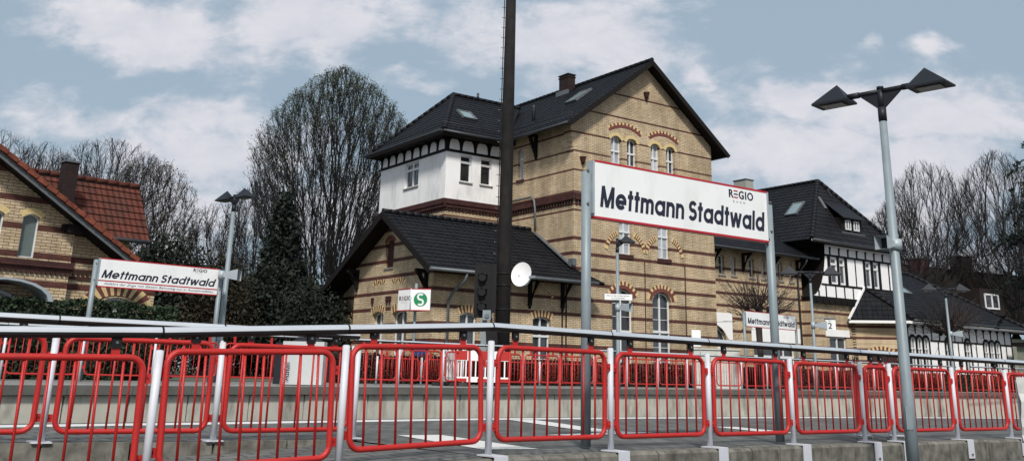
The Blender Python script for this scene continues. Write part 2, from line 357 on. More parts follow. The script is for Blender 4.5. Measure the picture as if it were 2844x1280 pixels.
def clip(poly, a, b, c):
    """keep the part of a 2-D polygon with a*x+b*y >= c"""
    outp = []; n_ = len(poly)
    for i in range(n_):
        p, q = poly[i], poly[(i+1) % n_]; dp, dq = a*p[0]+b*p[1]-c, a*q[0]+b*q[1]-c
        if dp >= -1e-9: outp.append(p)
        if (dp > 1e-9 and dq < -1e-9) or (dp < -1e-9 and dq > 1e-9):
            t = dp/(dp-dq); outp.append((p[0]+(q[0]-p[0])*t, p[1]+(q[1]-p[1])*t))
    return outp
def area(poly): return abs(sum(poly[i][0]*poly[(i+1) % len(poly)][1]-poly[(i+1) % len(poly)][0]*poly[i][1] for i in range(len(poly))))/2

class Wall:
    """vertical wall plane through p0 heading to p1; outward side is on the right of that heading"""
    def __init__(s, p0, p1):
        s.p0 = Vector((p0[0], p0[1], 0)); d = Vector((p1[0]-p0[0], p1[1]-p0[1], 0)); s.len = d.length; s.d = d.normalized(); s.o = Vector((s.d.y, -s.d.x, 0))
    def P(s, a, z, out_=0.0): return s.p0+s.d*a+Vector((0, 0, z))+s.o*out_
    def make(s, mb, polys, openings=(), mi=0, depth=.16, rmi=None):
        """openings: (a0,a1,z0,z1,rise)"""
        rmi = mi if rmi is None else rmi
        if polys and isinstance(polys[0][0], (int, float)): polys = [polys]
        for poly in polys:
            xs = sorted({min(p[0] for p in poly), max(p[0] for p in poly), *[o[0] for o in openings], *[o[1] for o in openings]})
            zs = sorted({min(p[1] for p in poly), max(p[1] for p in poly), *[o[2] for o in openings], *[o[3] for o in openings]})
            for i in range(len(xs)-1):
                for j in range(len(zs)-1):
                    x0, x1, z0, z1 = xs[i], xs[i+1], zs[j], zs[j+1]; cx, cz = (x0+x1)/2, (z0+z1)/2
                    if any(o[0] < cx < o[1] and o[2] < cz < o[3] for o in openings): continue
                    c = clip(clip(clip(clip(poly, 1, 0, x0), -1, 0, -x1), 0, 1, z0), 0, -1, -z1)
                    if len(c) >= 3 and area(c) > 1e-5: mb.face([s.P(a, z) for a, z in c], mi)
        for (a0, a1, z0, z1, rise) in openings:
            K = 10 if rise else 1; zs_ = z1-rise
            arc = [(a0+(a1-a0)*k/K, zs_+(rise*(1-(2*k/K-1)**2)**.5 if rise > .3*(a1-a0) else rise*(1-(2*k/K-1)**2))) for k in range(K+1)] if rise else [(a0, z1), (a1, z1)]
            for k in range(len(arc)-1):
                p, q = arc[k], arc[k+1]
                if rise and (z1-p[1] > 1e-6 or z1-q[1] > 1e-6): mb.face([s.P(p[0], p[1]), s.P(q[0], q[1]), s.P(q[0], z1), s.P(p[0], z1)], mi)
                mb.face([s.P(p[0], p[1]), s.P(p[0], p[1], -depth), s.P(q[0], q[1], -depth), s.P(q[0], q[1])], rmi)
            mb.face([s.P(a0, z0), s.P(a0, z0, -depth), s.P(a0, zs_, -depth), s.P(a0, zs_)], rmi)
            mb.face([s.P(a1, z0), s.P(a1, zs_), s.P(a1, zs_, -depth), s.P(a1, z0, -depth)], rmi)
            mb.face([s.P(a0, z0), s.P(a1, z0), s.P(a1, z0, -depth), s.P(a0, z0, -depth)], rmi)
    def bx(s, mb, a0, a1, z0, z1, o0, o1, mi=0):
        mb.obox(s.P((a0+a1)/2, (z0+z1)/2, (o0+o1)/2), s.d*((a1-a0)/2), s.o*((o1-o0)/2), Vector((0, 0, (z1-z0)/2)), mi)
    def arch(s, a0, a1, zs, rise, th, nseg, parent, out_=.012, mats=None, half=None, both=None):
        """brick arch of alternating bricks, following a parabola/ellipse over an opening; both=(inner split) gives a red lower ring"""
        mb = MB(); mats = mats or [M_arcy, M_arcr]
        def pt(k, off):
            t = k*2-1
            a = (a0+a1)/2+(a1-a0)/2*t
            if rise > .3*(a1-a0): z = zs+rise*max(0, 1-t*t)**.5; nx, nz = t, max(.15, (1-t*t)**.5)
            else: z = zs+rise*(1-t*t); nx, nz = 2*rise*t/((a1-a0)/2), 1
            l = math.hypot(nx, nz); return a+nx/l*off, z+nz/l*off
        k0, k1 = half if half else (0, 1)
        for q in range(nseg):
            u0, u1 = k0+(k1-k0)*q/nseg, k0+(k1-k0)*(q+1)/nseg
            rings = [(0, th, q % 2)] if not both else [(0, th*both, 1), (th*both, th, q % 2)]
            for (r0, r1, mi) in rings:
                A = [pt(u0, r0), pt(u1, r0), pt(u1, r1), pt(u0, r1)]
                F_ = [s.P(a, z, out_) for a, z in A]; B_ = [s.P(a, z, -.004) for a, z in A]
                mb.face(F_, mi)
                for e in range(4): mb.face([F_[e], B_[e], B_[(e+1) % 4], F_[(e+1) % 4]], mi)
        return mb.build('brick_arch', mats, parent)
    def window(s, a0, a1, z0, z1, rise, parent, mull=(.5,), trans=(), bars=(), depth=.13, glass=None, fr=.06, sill=None, tilt=False, name='window'):
        mb = MB(); zs_ = z1-rise; o0, o1 = -depth-.03, -depth+.035
        def ztop(a):
            if not rise: return z1
            t = (a-(a0+a1)/2)/((a1-a0)/2); t = max(-1, min(1, t))
            return zs_+(rise*(1-t*t)**.5 if rise > .3*(a1-a0) else rise*(1-t*t))
        s.bx(mb, a0, a0+fr, z0, max(zs_, z0+.1), o0, o1); s.bx(mb, a1-fr, a1, z0, max(zs_, z0+.1), o0, o1); s.bx(mb, a0+fr, a1-fr, z0, z0+fr, o0, o1)
        K = 8 if rise else 1
        for k in range(K):
            b0, b1 = a0+(a1-a0)*k/K, a0+(a1-a0)*(k+1)/K; q0, q1 = ztop(b0), ztop(b1)
            for oo in (o1,): mb.face([s.P(b0, q0-fr, oo), s.P(b1, q1-fr, oo), s.P(b1, q1, oo), s.P(b0, q0, oo)])
            mb.face([s.P(b0, q0-fr, o0), s.P(b1, q1-fr, o0), s.P(b1, q1-fr, o1), s.P(b0, q0-fr, o1)])
        for mu in mull:
            a = a0+(a1-a0)*mu; s.bx(mb, a-fr*.6, a+fr*.6, z0+fr, ztop(a)-fr*.5, o0+.005, o1+.012)
        for tr in trans:
            z = z0+(z1-z0)*tr; s.bx(mb, a0+.002, a1-.002, z-fr*.75, z+fr*.75, o0+.008, o1+.03)
        for bz in bars:
            z = z0+(z1-z0)*bz; s.bx(mb, a0+fr, a1-fr, z-.012, z+.012, o0+.02, o1-.01)
        w_ = mb.build(name, M_frame, parent)
        g = MB(); K = 8 if rise else 1
        for k in range(K):
            b0, b1 = a0+(a1-a0)*k/K, a0+(a1-a0)*(k+1)/K
            g.face([s.P(b0, z0, -depth-.01), s.P(b1, z0, -depth-.01), s.P(b1, ztop(b1), -depth-.01), s.P(b0, ztop(b0), -depth-.01)])
        g.build('pane', glass or M_glass, w_)
        if sill:
            sb = MB(); s.bx(sb, a0-.06, a1+.06, z0-sill, z0-.003, -depth+.04, .06); sb.build('sill', M_stone if sill < .1 else M_brickred, parent)
        return w_

def tiles(poly, parent, mats, name='roof', row=.34, lift=.024, under=True, thick=.10, x_axis=None):
    """roof slope: planar convex 3-D polygon laid with stepped rows of tiles; poly[0]->poly[1] is the eave (horizontal)"""
    P_ = [Vector(p) for p in poly]; ex = (P_[1]-P_[0]).normalized(); nn = None
    for k in range(2, len(P_)):
        c = ex.cross(P_[k]-P_[0])
        if c.length > 1e-6: nn = c.normalized(); break
    if nn.z < 0: nn = -nn
    ey = nn.cross(ex).normalized()
    if ey.z < 0: ey = -ey
    q2 = [((p-P_[0]).dot(ex), (p-P_[0]).dot(ey)) for p in P_]
    y0, y1 = min(q[1] for q in q2), max(q[1] for q in q2); mb = MB(); K = max(1, int(round((y1-y0)/row))); h = (y1-y0)/K
    off = P_[0].dot(ex)
    for k in range(K):
        lo, hi = y0+h*k, y0+h*(k+1); c = clip(clip(q2, 0, 1, lo), 0, -1, -hi)
        if len(c) < 3 or area(c) < 1e-4: continue
        f = lambda q: P_[0]+ex*q[0]+ey*q[1]+nn*(lift*(1-(q[1]-lo)/h)+.002)
        mb.face([f(q) for q in c], 0, [(q[0]+off, k+.5) for q in c])
        xs = [q[0] for q in c if abs(q[1]-lo) < 1e-5]
        if len(xs) >= 2:
            a, b = min(xs), max(xs)
            mb.face([P_[0]+ex*a+ey*lo+nn*-.004, P_[0]+ex*b+ey*lo+nn*-.004, P_[0]+ex*b+ey*lo+nn*(lift+.002), P_[0]+ex*a+ey*lo+nn*(lift+.002)], 0, [(a+off, k), (b+off, k), (b+off, k), (a+off, k)])
    if under:
        B = [p-nn*thick for p in P_]; mb.face(B[::-1], 1)
        for j in range(len(P_)):
            q = (j+1) % len(P_); mb.face([P_[j]+nn*.03, B[j], B[q], P_[q]+nn*.03], 1)
    o = mb.build(name, mats, parent)
    return o
def ridge(p, q, parent, m_, r=.11, name='ridge_tiles', step=.38, lift=.03):
    p, q = Vector(p), Vector(q); mb = MB(); n_ = max(1, int((q-p).length/step)); up_ = Vector((0, 0, lift))
    for k in range(n_):
        a, b = p.lerp(q, k/n_)+up_, p.lerp(q, (k+1)/n_)+up_
        mb.tube([a, b], [r*1.08, r*.94], 7, 0)
    return mb.build(name, m_, parent)
def pipe(pts, r, parent, m_, name='downpipe', n=8):
    mb = MB(); mb.tube(pts, r, n); return mb.build(name, m_, parent)

def text_mesh(txt, height=None, width=None, bold=.0, shear=0.0, spacing=1.0):
    cu = bpy.data.curves.new('t', 'FONT'); cu.body = txt; cu.size = 1; cu.extrude = .0; cu.offset = bold; cu.shear = shear; cu.space_character = spacing; cu.resolution_u = 4
    o = bpy.data.objects.new('t', cu); COL.objects.link(o)
    dg = bpy.context.evaluated_depsgraph_get(); me = bpy.data.meshes.new_from_object(o.evaluated_get(dg))
    vs = [v.co.copy() for v in me.vertices]; fs = [tuple(p.vertices) for p in me.polygons]
    bpy.data.objects.remove(o); bpy.data.curves.remove(cu); bpy.data.meshes.remove(me)
    x0, x1 = min(v.x for v in vs), max(v.x for v in vs); y0, y1 = min(v.y for v in vs), max(v.y for v in vs)
    sx = sy = 1
    if height: sy = height/(y1-y0); sx = sy
    if width: sx = width/(x1-x0); sy = sy if height else sx
    return [((v.x-x0)*sx, (v.y-y0)*sy) for v in vs], fs, (x1-x0)*sx, (y1-y0)*sy
def lettering(txt, org, ax, ay, parent, m_, height=None, width=None, bold=0, shear=0, spacing=1.0, name='lettering', mirror=False):
    """flat letters on a plane: org = lower-left corner, ax / ay = unit directions; bold strokes are thickened evenly"""
    vs, fs, W_, H_ = text_mesh(txt, height, width, 0, shear, spacing)
    org, ax, ay = Vector(org), Vector(ax), Vector(ay); mb = MB(); nn_ = ax.cross(ay); k0 = 0
    sh = [(0, 0)] if not bold else [(-bold, 0), (0, bold*.55), (bold, 0), (0, -bold*.55)]
    for j, (ox, oy) in enumerate(sh):
        o_ = org+ax*(ox*H_)+ay*(oy*H_)+nn_*(.0005*j)
        mb.v += [tuple(o_+ax*x+ay*y) for x, y in vs]; mb.f += [tuple(q+k0 for q in f_) for f_ in fs]; k0 += len(vs)
    mb.m = [0]*len(mb.f); mb.uv = [None]*len(mb.f); mb.sm = [False]*len(mb.f)
    return mb.build(name, m_, parent)

# ================================================================== the ground, platforms and track
def smooth_line(pts, step=3.0):
    """points every few metres along a polyline softened with Catmull-Rom"""
    P_ = [Vector(p) for p in pts]; P_ = [P_[0]*2-P_[1]]+P_+[P_[-1]*2-P_[-2]]; out_ = []
    for i in range(1, len(P_)-2):
        a, b, c, d = P_[i-1], P_[i], P_[i+1], P_[i+2]; n_ = max(1, int((c-b).length/step))
        for k in range(n_):
            t = k/n_; out_.append(.5*((2*b)+(c-a)*t+(2*a-5*b+4*c-d)*t*t+(-a+3*b-3*c+d)*t**3))
    out_.append(P_[-2]); return out_
def offs(line, d):
    out_ = []
    for i, p in enumerate(line):
        t = (line[min(i+1, len(line)-1)]-line[max(i-1, 0)]).normalized(); out_.append(p+Vector((-t.y, t.x, 0))*d)
    return out_
def strip(mb, A, B, za, zb, mi=0):
    for i in range(len(A)-1):
        mb.face([(A[i].x, A[i].y, za), (A[i+1].x, A[i+1].y, za), (B[i+1].x, B[i+1].y, zb), (B[i].x, B[i].y, zb)], mi)
ZF = .34
WL = smooth_line([(-22, -8, 0), (-12, 4.4, 0), (-5.7, 11.5, 0), (-3.9, 13.3, 0), (-.54, 16.9, 0), (2.2, 19.3, 0), (6.8, 22.9, 0), (13.7, 27.5, 0), (30, 37, 0), (60, 52, 0)])
FE = smooth_line([(-32, -9, 0), (-18, 6, 0), (-8.75, 17, 0), (-4.6, 22.3, 0), (.3, 28, 0), (5.6, 33.6, 0), (11.35, 39, 0), (24.7, 50, 0), (45, 64, 0), (80, 86, 0)])
NE = offs(WL, .5)                                        # edge of the near platform
mb = MB(); strip(mb, [Vector((p.x, p.y, 0)) for p in NE], [Vector((p.x, p.y, 0)) for p in offs(WL, 22)], -.95, -.95)
mb = MB(); mb.face([(-400, -150, -1.0), (500, -150, -1.0), (900, 900, -1.0), (-900, 900, -1.0)]); tag(mb.build('track_bed', M_gravel), kind='structure')
for k, d in enumerate((1.5, 2.94, 5.0, 6.44)):
    mb = MB(); ln = offs(WL, d+.5); mb.tube([(p.x, p.y, -.86) for p in ln], .05, 6); tag(mb.build('rail', M_rail), kind='structure')
# far platform: concrete wall blocks, coping, paving, and the land behind
mb = MB()
strip(mb, FE, FE, -1.0, ZF-.16)
acc_ = 0
for i in range(len(FE)-1):
    a, b = FE[i], FE[i+1]; n_ = max(1, int((b-a).length/1.25)); t = (b-a).normalized(); o_ = Vector((t.y, -t.x, 0))
    for k in range(n_):
        p, q = a.lerp(b, k/n_), a.lerp(b, (k+1)/n_); c = (p+q)/2+o_*(.03+.012*rnd.random()); hl = (q-p).length/2-.02
        mb.obox((c.x, c.y, -.42), t*hl, o_*.05, (0, 0, .585))
tag(mb.build('platform_wall', M_conc), kind='structure')
mb = MB()
for i in range(len(FE)-1):
    a, b = FE[i], FE[i+1]; n_ = max(1, int((b-a).length/1.0)); t = (b-a).normalized(); o_ = Vector((t.y, -t.x, 0))
    for k in range(n_):
        p, q = a.lerp(b, k/n_), a.lerp(b, (k+1)/n_); c = (p+q)/2+o_*.03; hl = (q-p).length/2-.006
        mb.obox((c.x, c.y, ZF-.08), t*hl, o_*.15, (0, 0, .08))
tag(mb.build('platform_coping', M_coping), kind='structure')
mb = MB(); F1_ = offs(FE, .13); F2_ = offs(FE, 6.0); strip(mb, F1_, F2_, ZF-.004, ZF-.004); tag(mb.build('far_platform', M_pavefar), kind='structure')
mb = MB(); F1_ = offs(FE, .75); F2_ = offs(FE, .90); strip(mb, F1_, F2_, ZF, ZF); tag(mb.build('far_platform_line', M_white), kind='structure')
mb = MB(); A_l = offs(FE, 6.0); B_l = [p+Vector((-.64, .77, 0))*600 for p in A_l]; strip(mb, A_l, B_l, ZF-.01, ZF-.01)
mb.face([(80, 86, ZF-.01), (900, 500, ZF-.01), (900, 900, ZF-.01), (-300, 560, ZF-.01)])
tag(mb.build('ground', M_ground), kind='structure')

PZ = lambda x: -.03-.008*x                            # the near platform falls gently to the right
# near fence posts: (x, y, z of the base)
F1R = [(-.20, 9.35, -.03), (1.02, 10.42, -.04), (2.23, 11.45, -.05), (3.45, 12.47, -.06), (4.66, 13.45, -.07), (5.20, 13.85, -.07), (6.50, 14.85, -.08), (7.75, 15.80, -.10), (9.0, 16.75, -.12), (10.25, 17.7, -.14)]
F1L = [(-.20, 9.35, -.03), (-1.39, 8.37, -.12), (-2.61, 7.42, -.21), (-3.9, 6.45, -.27), (-5.1, 5.5, -.3)]
F2 = [(-1.70, 11.05, -.02), (-2.91, 10.05, -.01), (-4.20, 9.20, -.02), (-5.45, 8.25, -.02), (-6.7, 7.3, -.02)]
F1R = [(x, y, PZ(x)) for x, y, z in F1R]; F2 = [(x, y, PZ(x)) for x, y, z in F2]
# near platform sheet
front = [Vector(p) for p in reversed(F2)]+[Vector((-.28, 9.55, -.025))]+[Vector((p[0], p[1], p[2]-.004)) for p in F1R]+[Vector((30, 32, -.3)), Vector((60, 50, -.4))]
front = [Vector((-20, -9, 0))]+front
mb = MB()
import mathutils.geometry as mg
loopf = front; loopb = [Vector((p.x, p.y, 0)) for p in NE]
tri = mg.tessellate_polygon([[Vector((p.x, p.y, 0)) for p in loopf]+[Vector((p.x, p.y, 0)) for p in reversed(loopb)]])
allp = [Vector((p.x, p.y, PZ(p.x))) for p in loopf+list(reversed(loopb))]
for t in tri: mb.face([allp[k] for k in t])
pf = mb.build('near_platform', M_pave); tag(pf, kind='structure')
for p in pf.data.polygons:
    pass
mb = MB(); 
for i in range(len(NE)-1):
    p, q = NE[i], NE[i+1]; mb.face([(p.x, p.y, -1), (q.x, q.y, -1), (q.x, q.y, PZ(q.x)-.003), (p.x, p.y, PZ(p.x)-.003)])
tag(mb.build('near_platform_edge', M_conc), kind='structure')
mb = MB(); wa, wb = offs(WL, -.22), offs(WL, .22)
for i in range(len(WL)-1): mb.face([(p.x, p.y, PZ(p.x)+.004) for p in (wa[i], wa[i+1], wb[i+1], wb[i])])
def gquad(pts, z=.004): mb.face([(x, y, z+PZ(x)) for x, y in pts])
gquad([(-1.33, 12.06), (-.85, 12.39), (.29, 10.55), (-.28, 10.27)], .006)
gquad([(-.02, 16.9), (.40, 17.2), (1.50, 14.35), (1.12, 14.05)], .008)
gquad([(.45, 12.95), (.90, 13.1), (2.0, 14.3), (1.55, 14.4)], .010)
gquad([(3.35, 16.7), (3.75, 17.0), (4.35, 15.6), (3.95, 15.35)], .006)
tag(mb.build('platform_markings', M_white), kind='structure')
# lower ground in front, ramp between the two left fences
mb = MB(); mb.face([(-60, -60, -.31), (70, -60, -.31), (70, 48, -.31), (30, 30.5, -.31), (11, 17.6, -.31), (-.2, 8.9, -.31), (-6, 4.4, -.31), (-60, 4, -.31)]); tag(mb.build('road', M_asph), kind='structure')
mb = MB()
rA = [Vector(p) for p in F1L]; rB = [Vector((p[0], p[1], -.03-.075*k if k < 4 else -.28)) for k, p in enumerate(F2)]
inn = [p+Vector((.62, -.78, 0))*1.6 for p in rA]; inn[0] = Vector((-.75, 8.6, -.06)); inn = [Vector((p.x, p.y, rA[k].z+.0)) for k, p in enumerate(inn)]
for k in range(4):
    a0, a1, b0, b1 = rA[k], rA[k+1], rB[k], rB[k+1]
    if k == 0:
        mid = a0.lerp(a1, .62); mb.face([a0, Vector((-.28, 9.55, -.03)), b0, b1, a1, mid])
    else: mb.face([a0, b0, b1, a1])
    if k: mb.face([inn[k], a0, a1, inn[k+1]])
mb.face([mid, a1 if False else rA[1], inn[1], mid+Vector((.62, -.78, 0))*1.3])
tag(mb.build('ramp', M_pave), kind='structure')
# kerb under the near fence and kerb under the rear left fence
def kerb(pts, zt, depth_, h, wlen, name='kerb', side=-1):
    mb = MB()
    for i in range(len(pts)-1):
        a, b = Vector(pts[i]), Vector(pts[i+1]); L_ = (b-a).length; n_ = max(1, int(round(L_/wlen))); t = (b-a).normalized(); o_ = Vector((t.y, -t.x, 0)).normalized()
        for k in range(n_):
            p, q = a.lerp(b, k/n_), a.lerp(b, (k+1)/n_); c = (p+q)/2+o_*(depth_/2-.03+rnd.uniform(-.004, .004)); j = rnd.uniform(-.006, .006)
            hz = h/2
            bvl = .02; A = (p-c); hl = (q-p)/2*.972
            x0 = c-hl; x1 = c+hl
            prof = [(-depth_/2, -h), (depth_/2, -h), (depth_/2, -bvl*1.5), (depth_/2-bvl*1.5, 0), (-depth_/2, 0)]
            q0 = [x0+o_*u_+Vector((0, 0, v_+zt+j)) for u_, v_ in prof]; q1 = [x1+o_*u_+Vector((0, 0, v_+zt+j)) for u_, v_ in prof]
            mb.face(q0[::-1]); mb.face(q1)
            for e in range(5): mb.face([q0[e], q0[(e+1) % 5], q1[(e+1) % 5], q1[e]])
    return tag(mb.build(name, M_kerb), kind='structure')
kA = [Vector(F1L[0]).lerp(Vector(F1L[1]), .72), *[Vector(p) for p in F1R], Vector((30, 32, -.3))]
kerb(kA, .012, .20, .36, .55)
kerb([Vector(p)+Vector((0, 0, 0)) for p in F2], .012, .14, .40, .8)
mb = MB()
for d in (.22, .34):
    l2 = [Vector(p)+Vector((-.62, .78, 0))*d for p in F2]; l3 = [p+Vector((-.62, .78, 0))*.03 for p in l2]
    strip(mb, [Vector((p.x, p.y, 0)) for p in l2], [Vector((p.x, p.y, 0)) for p in l3], .012, .012)
tag(mb.build('drain_slot', M_black), kind='structure')

# ================================================================== red and white fences
def panel_mesh(W, H, r, rc, nb, bars_in=False):
    """rounded frame of round tube, origin at lower left, x along, z up"""
    mb = MB(); pts = []
    for cx, cz, a0 in ((W-rc, rc, -90), (W-rc, H-rc, 0), (rc, H-rc, 90), (rc, rc, 180)):
        for k in range(7):
            t = R(a0+15*k); pts.append((cx+(rc-r)*math.cos(t), 0, cz+(rc-r)*math.sin(t)))
    mb.tube(pts, r, 10 if r > .02 else 6, closed=True)
    if bars_in:
        for k in range(nb):
            x = W*(k+1)/(nb+1); mb.tube([(x, 0, r), (x, 0, H-r)], r*.42, 4)
    return mb
def orient(o, p, d, zrot=None):
    """place object so local x follows d (may slope)"""
    d = Vector(d).normalized(); y_ = Vector((-d.y, d.x, 0)).normalized(); z_ = Vector((0, 0, 1))
    m_ = Matrix(((d.x, y_.x, z_.x, p[0]), (d.y, y_.y, z_.y, p[1]), (d.z, y_.z, z_.z, p[2]), (0, 0, 0, 1)))
    o.matrix_basis = m_
PANEL_CACHE = {}
def fence_run(root, posts, HP=1.02, panels=True, zlo=.125, zhi=.995, foot=True, rail=True, nb=8, rail_ends=(0, 0), skip=(), postskip=(), railz=1.150, detail=True):
    P_ = [Vector(p) for p in posts]
    for i, p in enumerate(P_):
        if i in postskip: continue
        mb = MB(); mb.tube([(0, 0, 0), (0, 0, HP)], .031, 12); mb.tube([(0, 0, HP), (0, 0, HP+.006)], [.031, .02], 12)
        po = mb.build('post', M_post, root); po.location = p
        if foot:
            t = (P_[min(i+1, len(P_)-1)]-P_[max(i-1, 0)]).normalized(); o_ = Vector((t.y, -t.x, 0)).normalized()
            mb = MB(); mb.obox(o_*.06+Vector((0, 0, .022)), t*.085, o_*.12, (0, 0, .006)); mb.obox(o_*.184+Vector((0, 0, -.10)), t*.08, o_*.005, (0, 0, .125))
            mb.build('foot_plate', M_post, po)
            mb = MB(); c = o_*.195+Vector((0, 0, -.17)); mb.tube([c-o_*.008, c+o_*.012], .016, 6); mb.build('bolt', M_bolt, po)
    for i in range(len(P_)-1):
        a, b = P_[i], P_[i+1]; d = b-a; Lh = math.hypot(d.x, d.y); dn = d/Lh
        if i not in skip:
            W = Lh-.13; key = (round(W, 2), nb)
            if key not in PANEL_CACHE:
                pm = panel_mesh(W, zhi-zlo, .025, .125 if W > 1 else .1, nb).build('panel', M_red, root)
                PANEL_CACHE[key] = pm.data; po = pm
            else:
                po = bpy.data.objects.new('panel', PANEL_CACHE[key]); COL.objects.link(po); po.parent = root; KIDS.setdefault(root, []).append(po)
            orient(po, a+dn*.065+Vector((0, 0, zlo)), dn)
            nbk = nb if W > 1 else 4
            for k in range(nbk):
                x = W*(k+1)/(nbk+1); kk = ('bar', nbk)
                if kk not in PANEL_CACHE:
                    mb = MB(); mb.tube([(0, 0, .04), (0, 0, zhi-zlo-.04)], .0105, 6); PANEL_CACHE[kk] = mb.build('bar', M_red, po).data; bo = KIDS[po][-1]
                else:
                    bo = bpy.data.objects.new('bar', PANEL_CACHE[kk]); COL.objects.link(bo); bo.parent = po; KIDS.setdefault(po, []).append(bo)
                bo.location = (x, 0, 0)
            H = zhi-zlo
            hx = (.23, W-.23) if W > 1 else (W*.35, W*.75)
            for x in hx:
                mb = MB(); mb.box(x-.03, x+.03, -.006, .006, H-.012, H+.06); mb.build('hanger', M_red, po)
                mb = MB(); mb.box(x-.034, x+.034, -.016, -.007, H+.04, H+.125); mb.box(x-.034, x+.034, .007, .016, H+.04, H+.125); mb.tube([(x, -.02, H+.08), (x, .02, H+.08)], .011, 6, 1)
                mb.build('clamp', [M_black, M_bolt], po)
            for z in (.14, H-.17):
                for x0_, x1_, xb in ((-.045, .004, -.02), (W-.004, W+.045, W+.02)):
                    mb = MB(); mb.box(x0_, x1_, -.02, -.012, z-.035, z+.035); mb.tube([(xb, -.03, z), (xb, -.012, z)], .012, 6); mb.build('hinge_tab', M_red, po)
        if rail: rail_seg(root, a, b, railz)
def rail_seg(root, a, b, z, r=.0385):
    a, b = Vector(a)+Vector((0, 0, z)), Vector(b)+Vector((0, 0, z)); d = (b-a).normalized(); s_ = Vector((-d.y, d.x, 0)).normalized(); u_ = Vector((0, 0, 1)); mb = MB(); K = 14
    A, B = a+d*.008, b-d*.008
    ring = lambda c, rr: [c+s_*(math.cos(2*math.pi*q/K)*rr)+u_*(math.sin(2*math.pi*q/K)*rr*1.05) for q in range(K)]
    RA, RB = ring(A, r), ring(B, r)
    for q in range(K):
        mid = 2*math.pi*(q+.5)/K; mb.face([RA[q], RA[(q+1) % K], RB[(q+1) % K], RB[q]], 0 if math.sin(mid) > .02 else 1, smooth=True)  # highlight above and shade below are coloured into the rail
    mb.face(RA[::-1], 1); mb.face(RB, 1)
    o = mb.build('handrail', [M_alu, M_alu_shade], root)
    mb = MB(); mb.tube([b-d*.011, b+d*.011], r*.93, 12); mb.build('joint', M_black, o)
    return o
fr_ = empty('platform_fence', F1R[0]); org = Vector(F1R[0])
rel = lambda L_: [Vector(p)-org for p in L_]
tag(fr_, 'long red and white railing nearest the viewer, its posts bolted to the concrete kerb', 'fence')
fence_run(fr_, rel(F1R))
fence_run(fr_, rel(F1L), foot=False, postskip=(0,))
# short return of the railing behind the narrow panel
bk = [(4.66, 13.45, -.07), (5.02, 14.75, -.05)]; bk2 = [(5.20, 13.85, -.07), (5.62, 15.1, -.06)]
f_ret = empty('gate_fence', bk[0]); org2 = Vector(bk[0]); tag(f_ret, 'short red railing pieces running away behind the narrow panel near the tall lamp post', 'fence')
for q in (bk, bk2):
    fence_run(f_ret, [Vector(p)-org2 for p in q], postskip=(0,), rail=False, nb=6)
f2_ = empty('ramp_fence', F2[0]); org3 = Vector(F2[0]); tag(f2_, 'red and white railing at the left just behind the nearest one, above the ramp', 'fence')
fence_run(f2_, [Vector(p)-org3 for p in F2], HP=.95, zlo=.09, zhi=.94, railz=1.085)

# fence on the far platform
def far_fence(name, pts, label, height=1.0, rail=True, lower=False, step=1.6, zb=ZF, tail=None):
    ln = []; P_ = [Vector(p) for p in pts]
    for i in range(len(P_)-1):
        n_ = max(1, round((P_[i+1]-P_[i]).length/step))
        for k in range(n_): ln.append(P_[i].lerp(P_[i+1], k/n_))
    ln.append(P_[-1]); root = empty(name, (ln[0].x, ln[0].y, zb)); tag(root, label, 'fence'); o0 = ln[0]
    for i, p in enumerate(ln):
        mb = MB(); q = p-o0; mb.tube([(q.x, q.y, 0), (q.x, q.y, height)], .032, 8); mb.build('post', M_post, root)
        if i+1 < len(ln):
            d = ln[i+1]-p; W = d.length-.14; pk = ('far', round(W, 1), round(height, 1))
            if pk not in PANEL_CACHE:
                pmb = panel_mesh(W, height*.84, .021, .13, 9, True)
                for x in (-.04, W-.01):
                    for z in (.16, .62): pmb.box(x, x+.05, -.01, .01, z*height, z*height+.06)
                for x in (.25, W-.25): pmb.box(x-.03, x+.03, -.012, .012, height*.84, height*.84+.18)
                pm = pmb.build('panel', M_redfar, root); PANEL_CACHE[pk] = pm.data; po = pm
            else: po = bpy.data.objects.new('panel', PANEL_CACHE[pk]); COL.objects.link(po); po.parent = root
            orient(po, q+d.normalized()*.07+Vector((0, 0, height*.12)), d)
        if rail: rail_seg(root, q, q+d, height+.16, .034)
    return root
far_fence('far_fence', [(-15.0, 17.0, 0), (-11, 21.7, 0), (-5.9, 25.7, 0)], 'red and white railing across the tracks at the left, in front of the ivy hedge')
far_fence('far_fence', [(-4.3, 27.0, 0), (.33, 30.7, 0), (5.0, 34.5, 0), (13.2, 41.0, 0), (20.0, 46.8, 0)], 'long red and white railing across the tracks in front of the station building')
far_fence('far_fence', [(21.3, 46.6, 0), (28.0, 52.0, 0), (36.0, 58.5, 0)], 'red and white railing across the tracks at the far right, before the half-timbered annex')
far_fence('stair_fence', [(-3.9, 29.0, -0), (.9, 32.8, 0), (4.0, 35.3, 0)], 'lower second row of red railing just behind the long far one, beside the S sign', height=.78, rail=False)

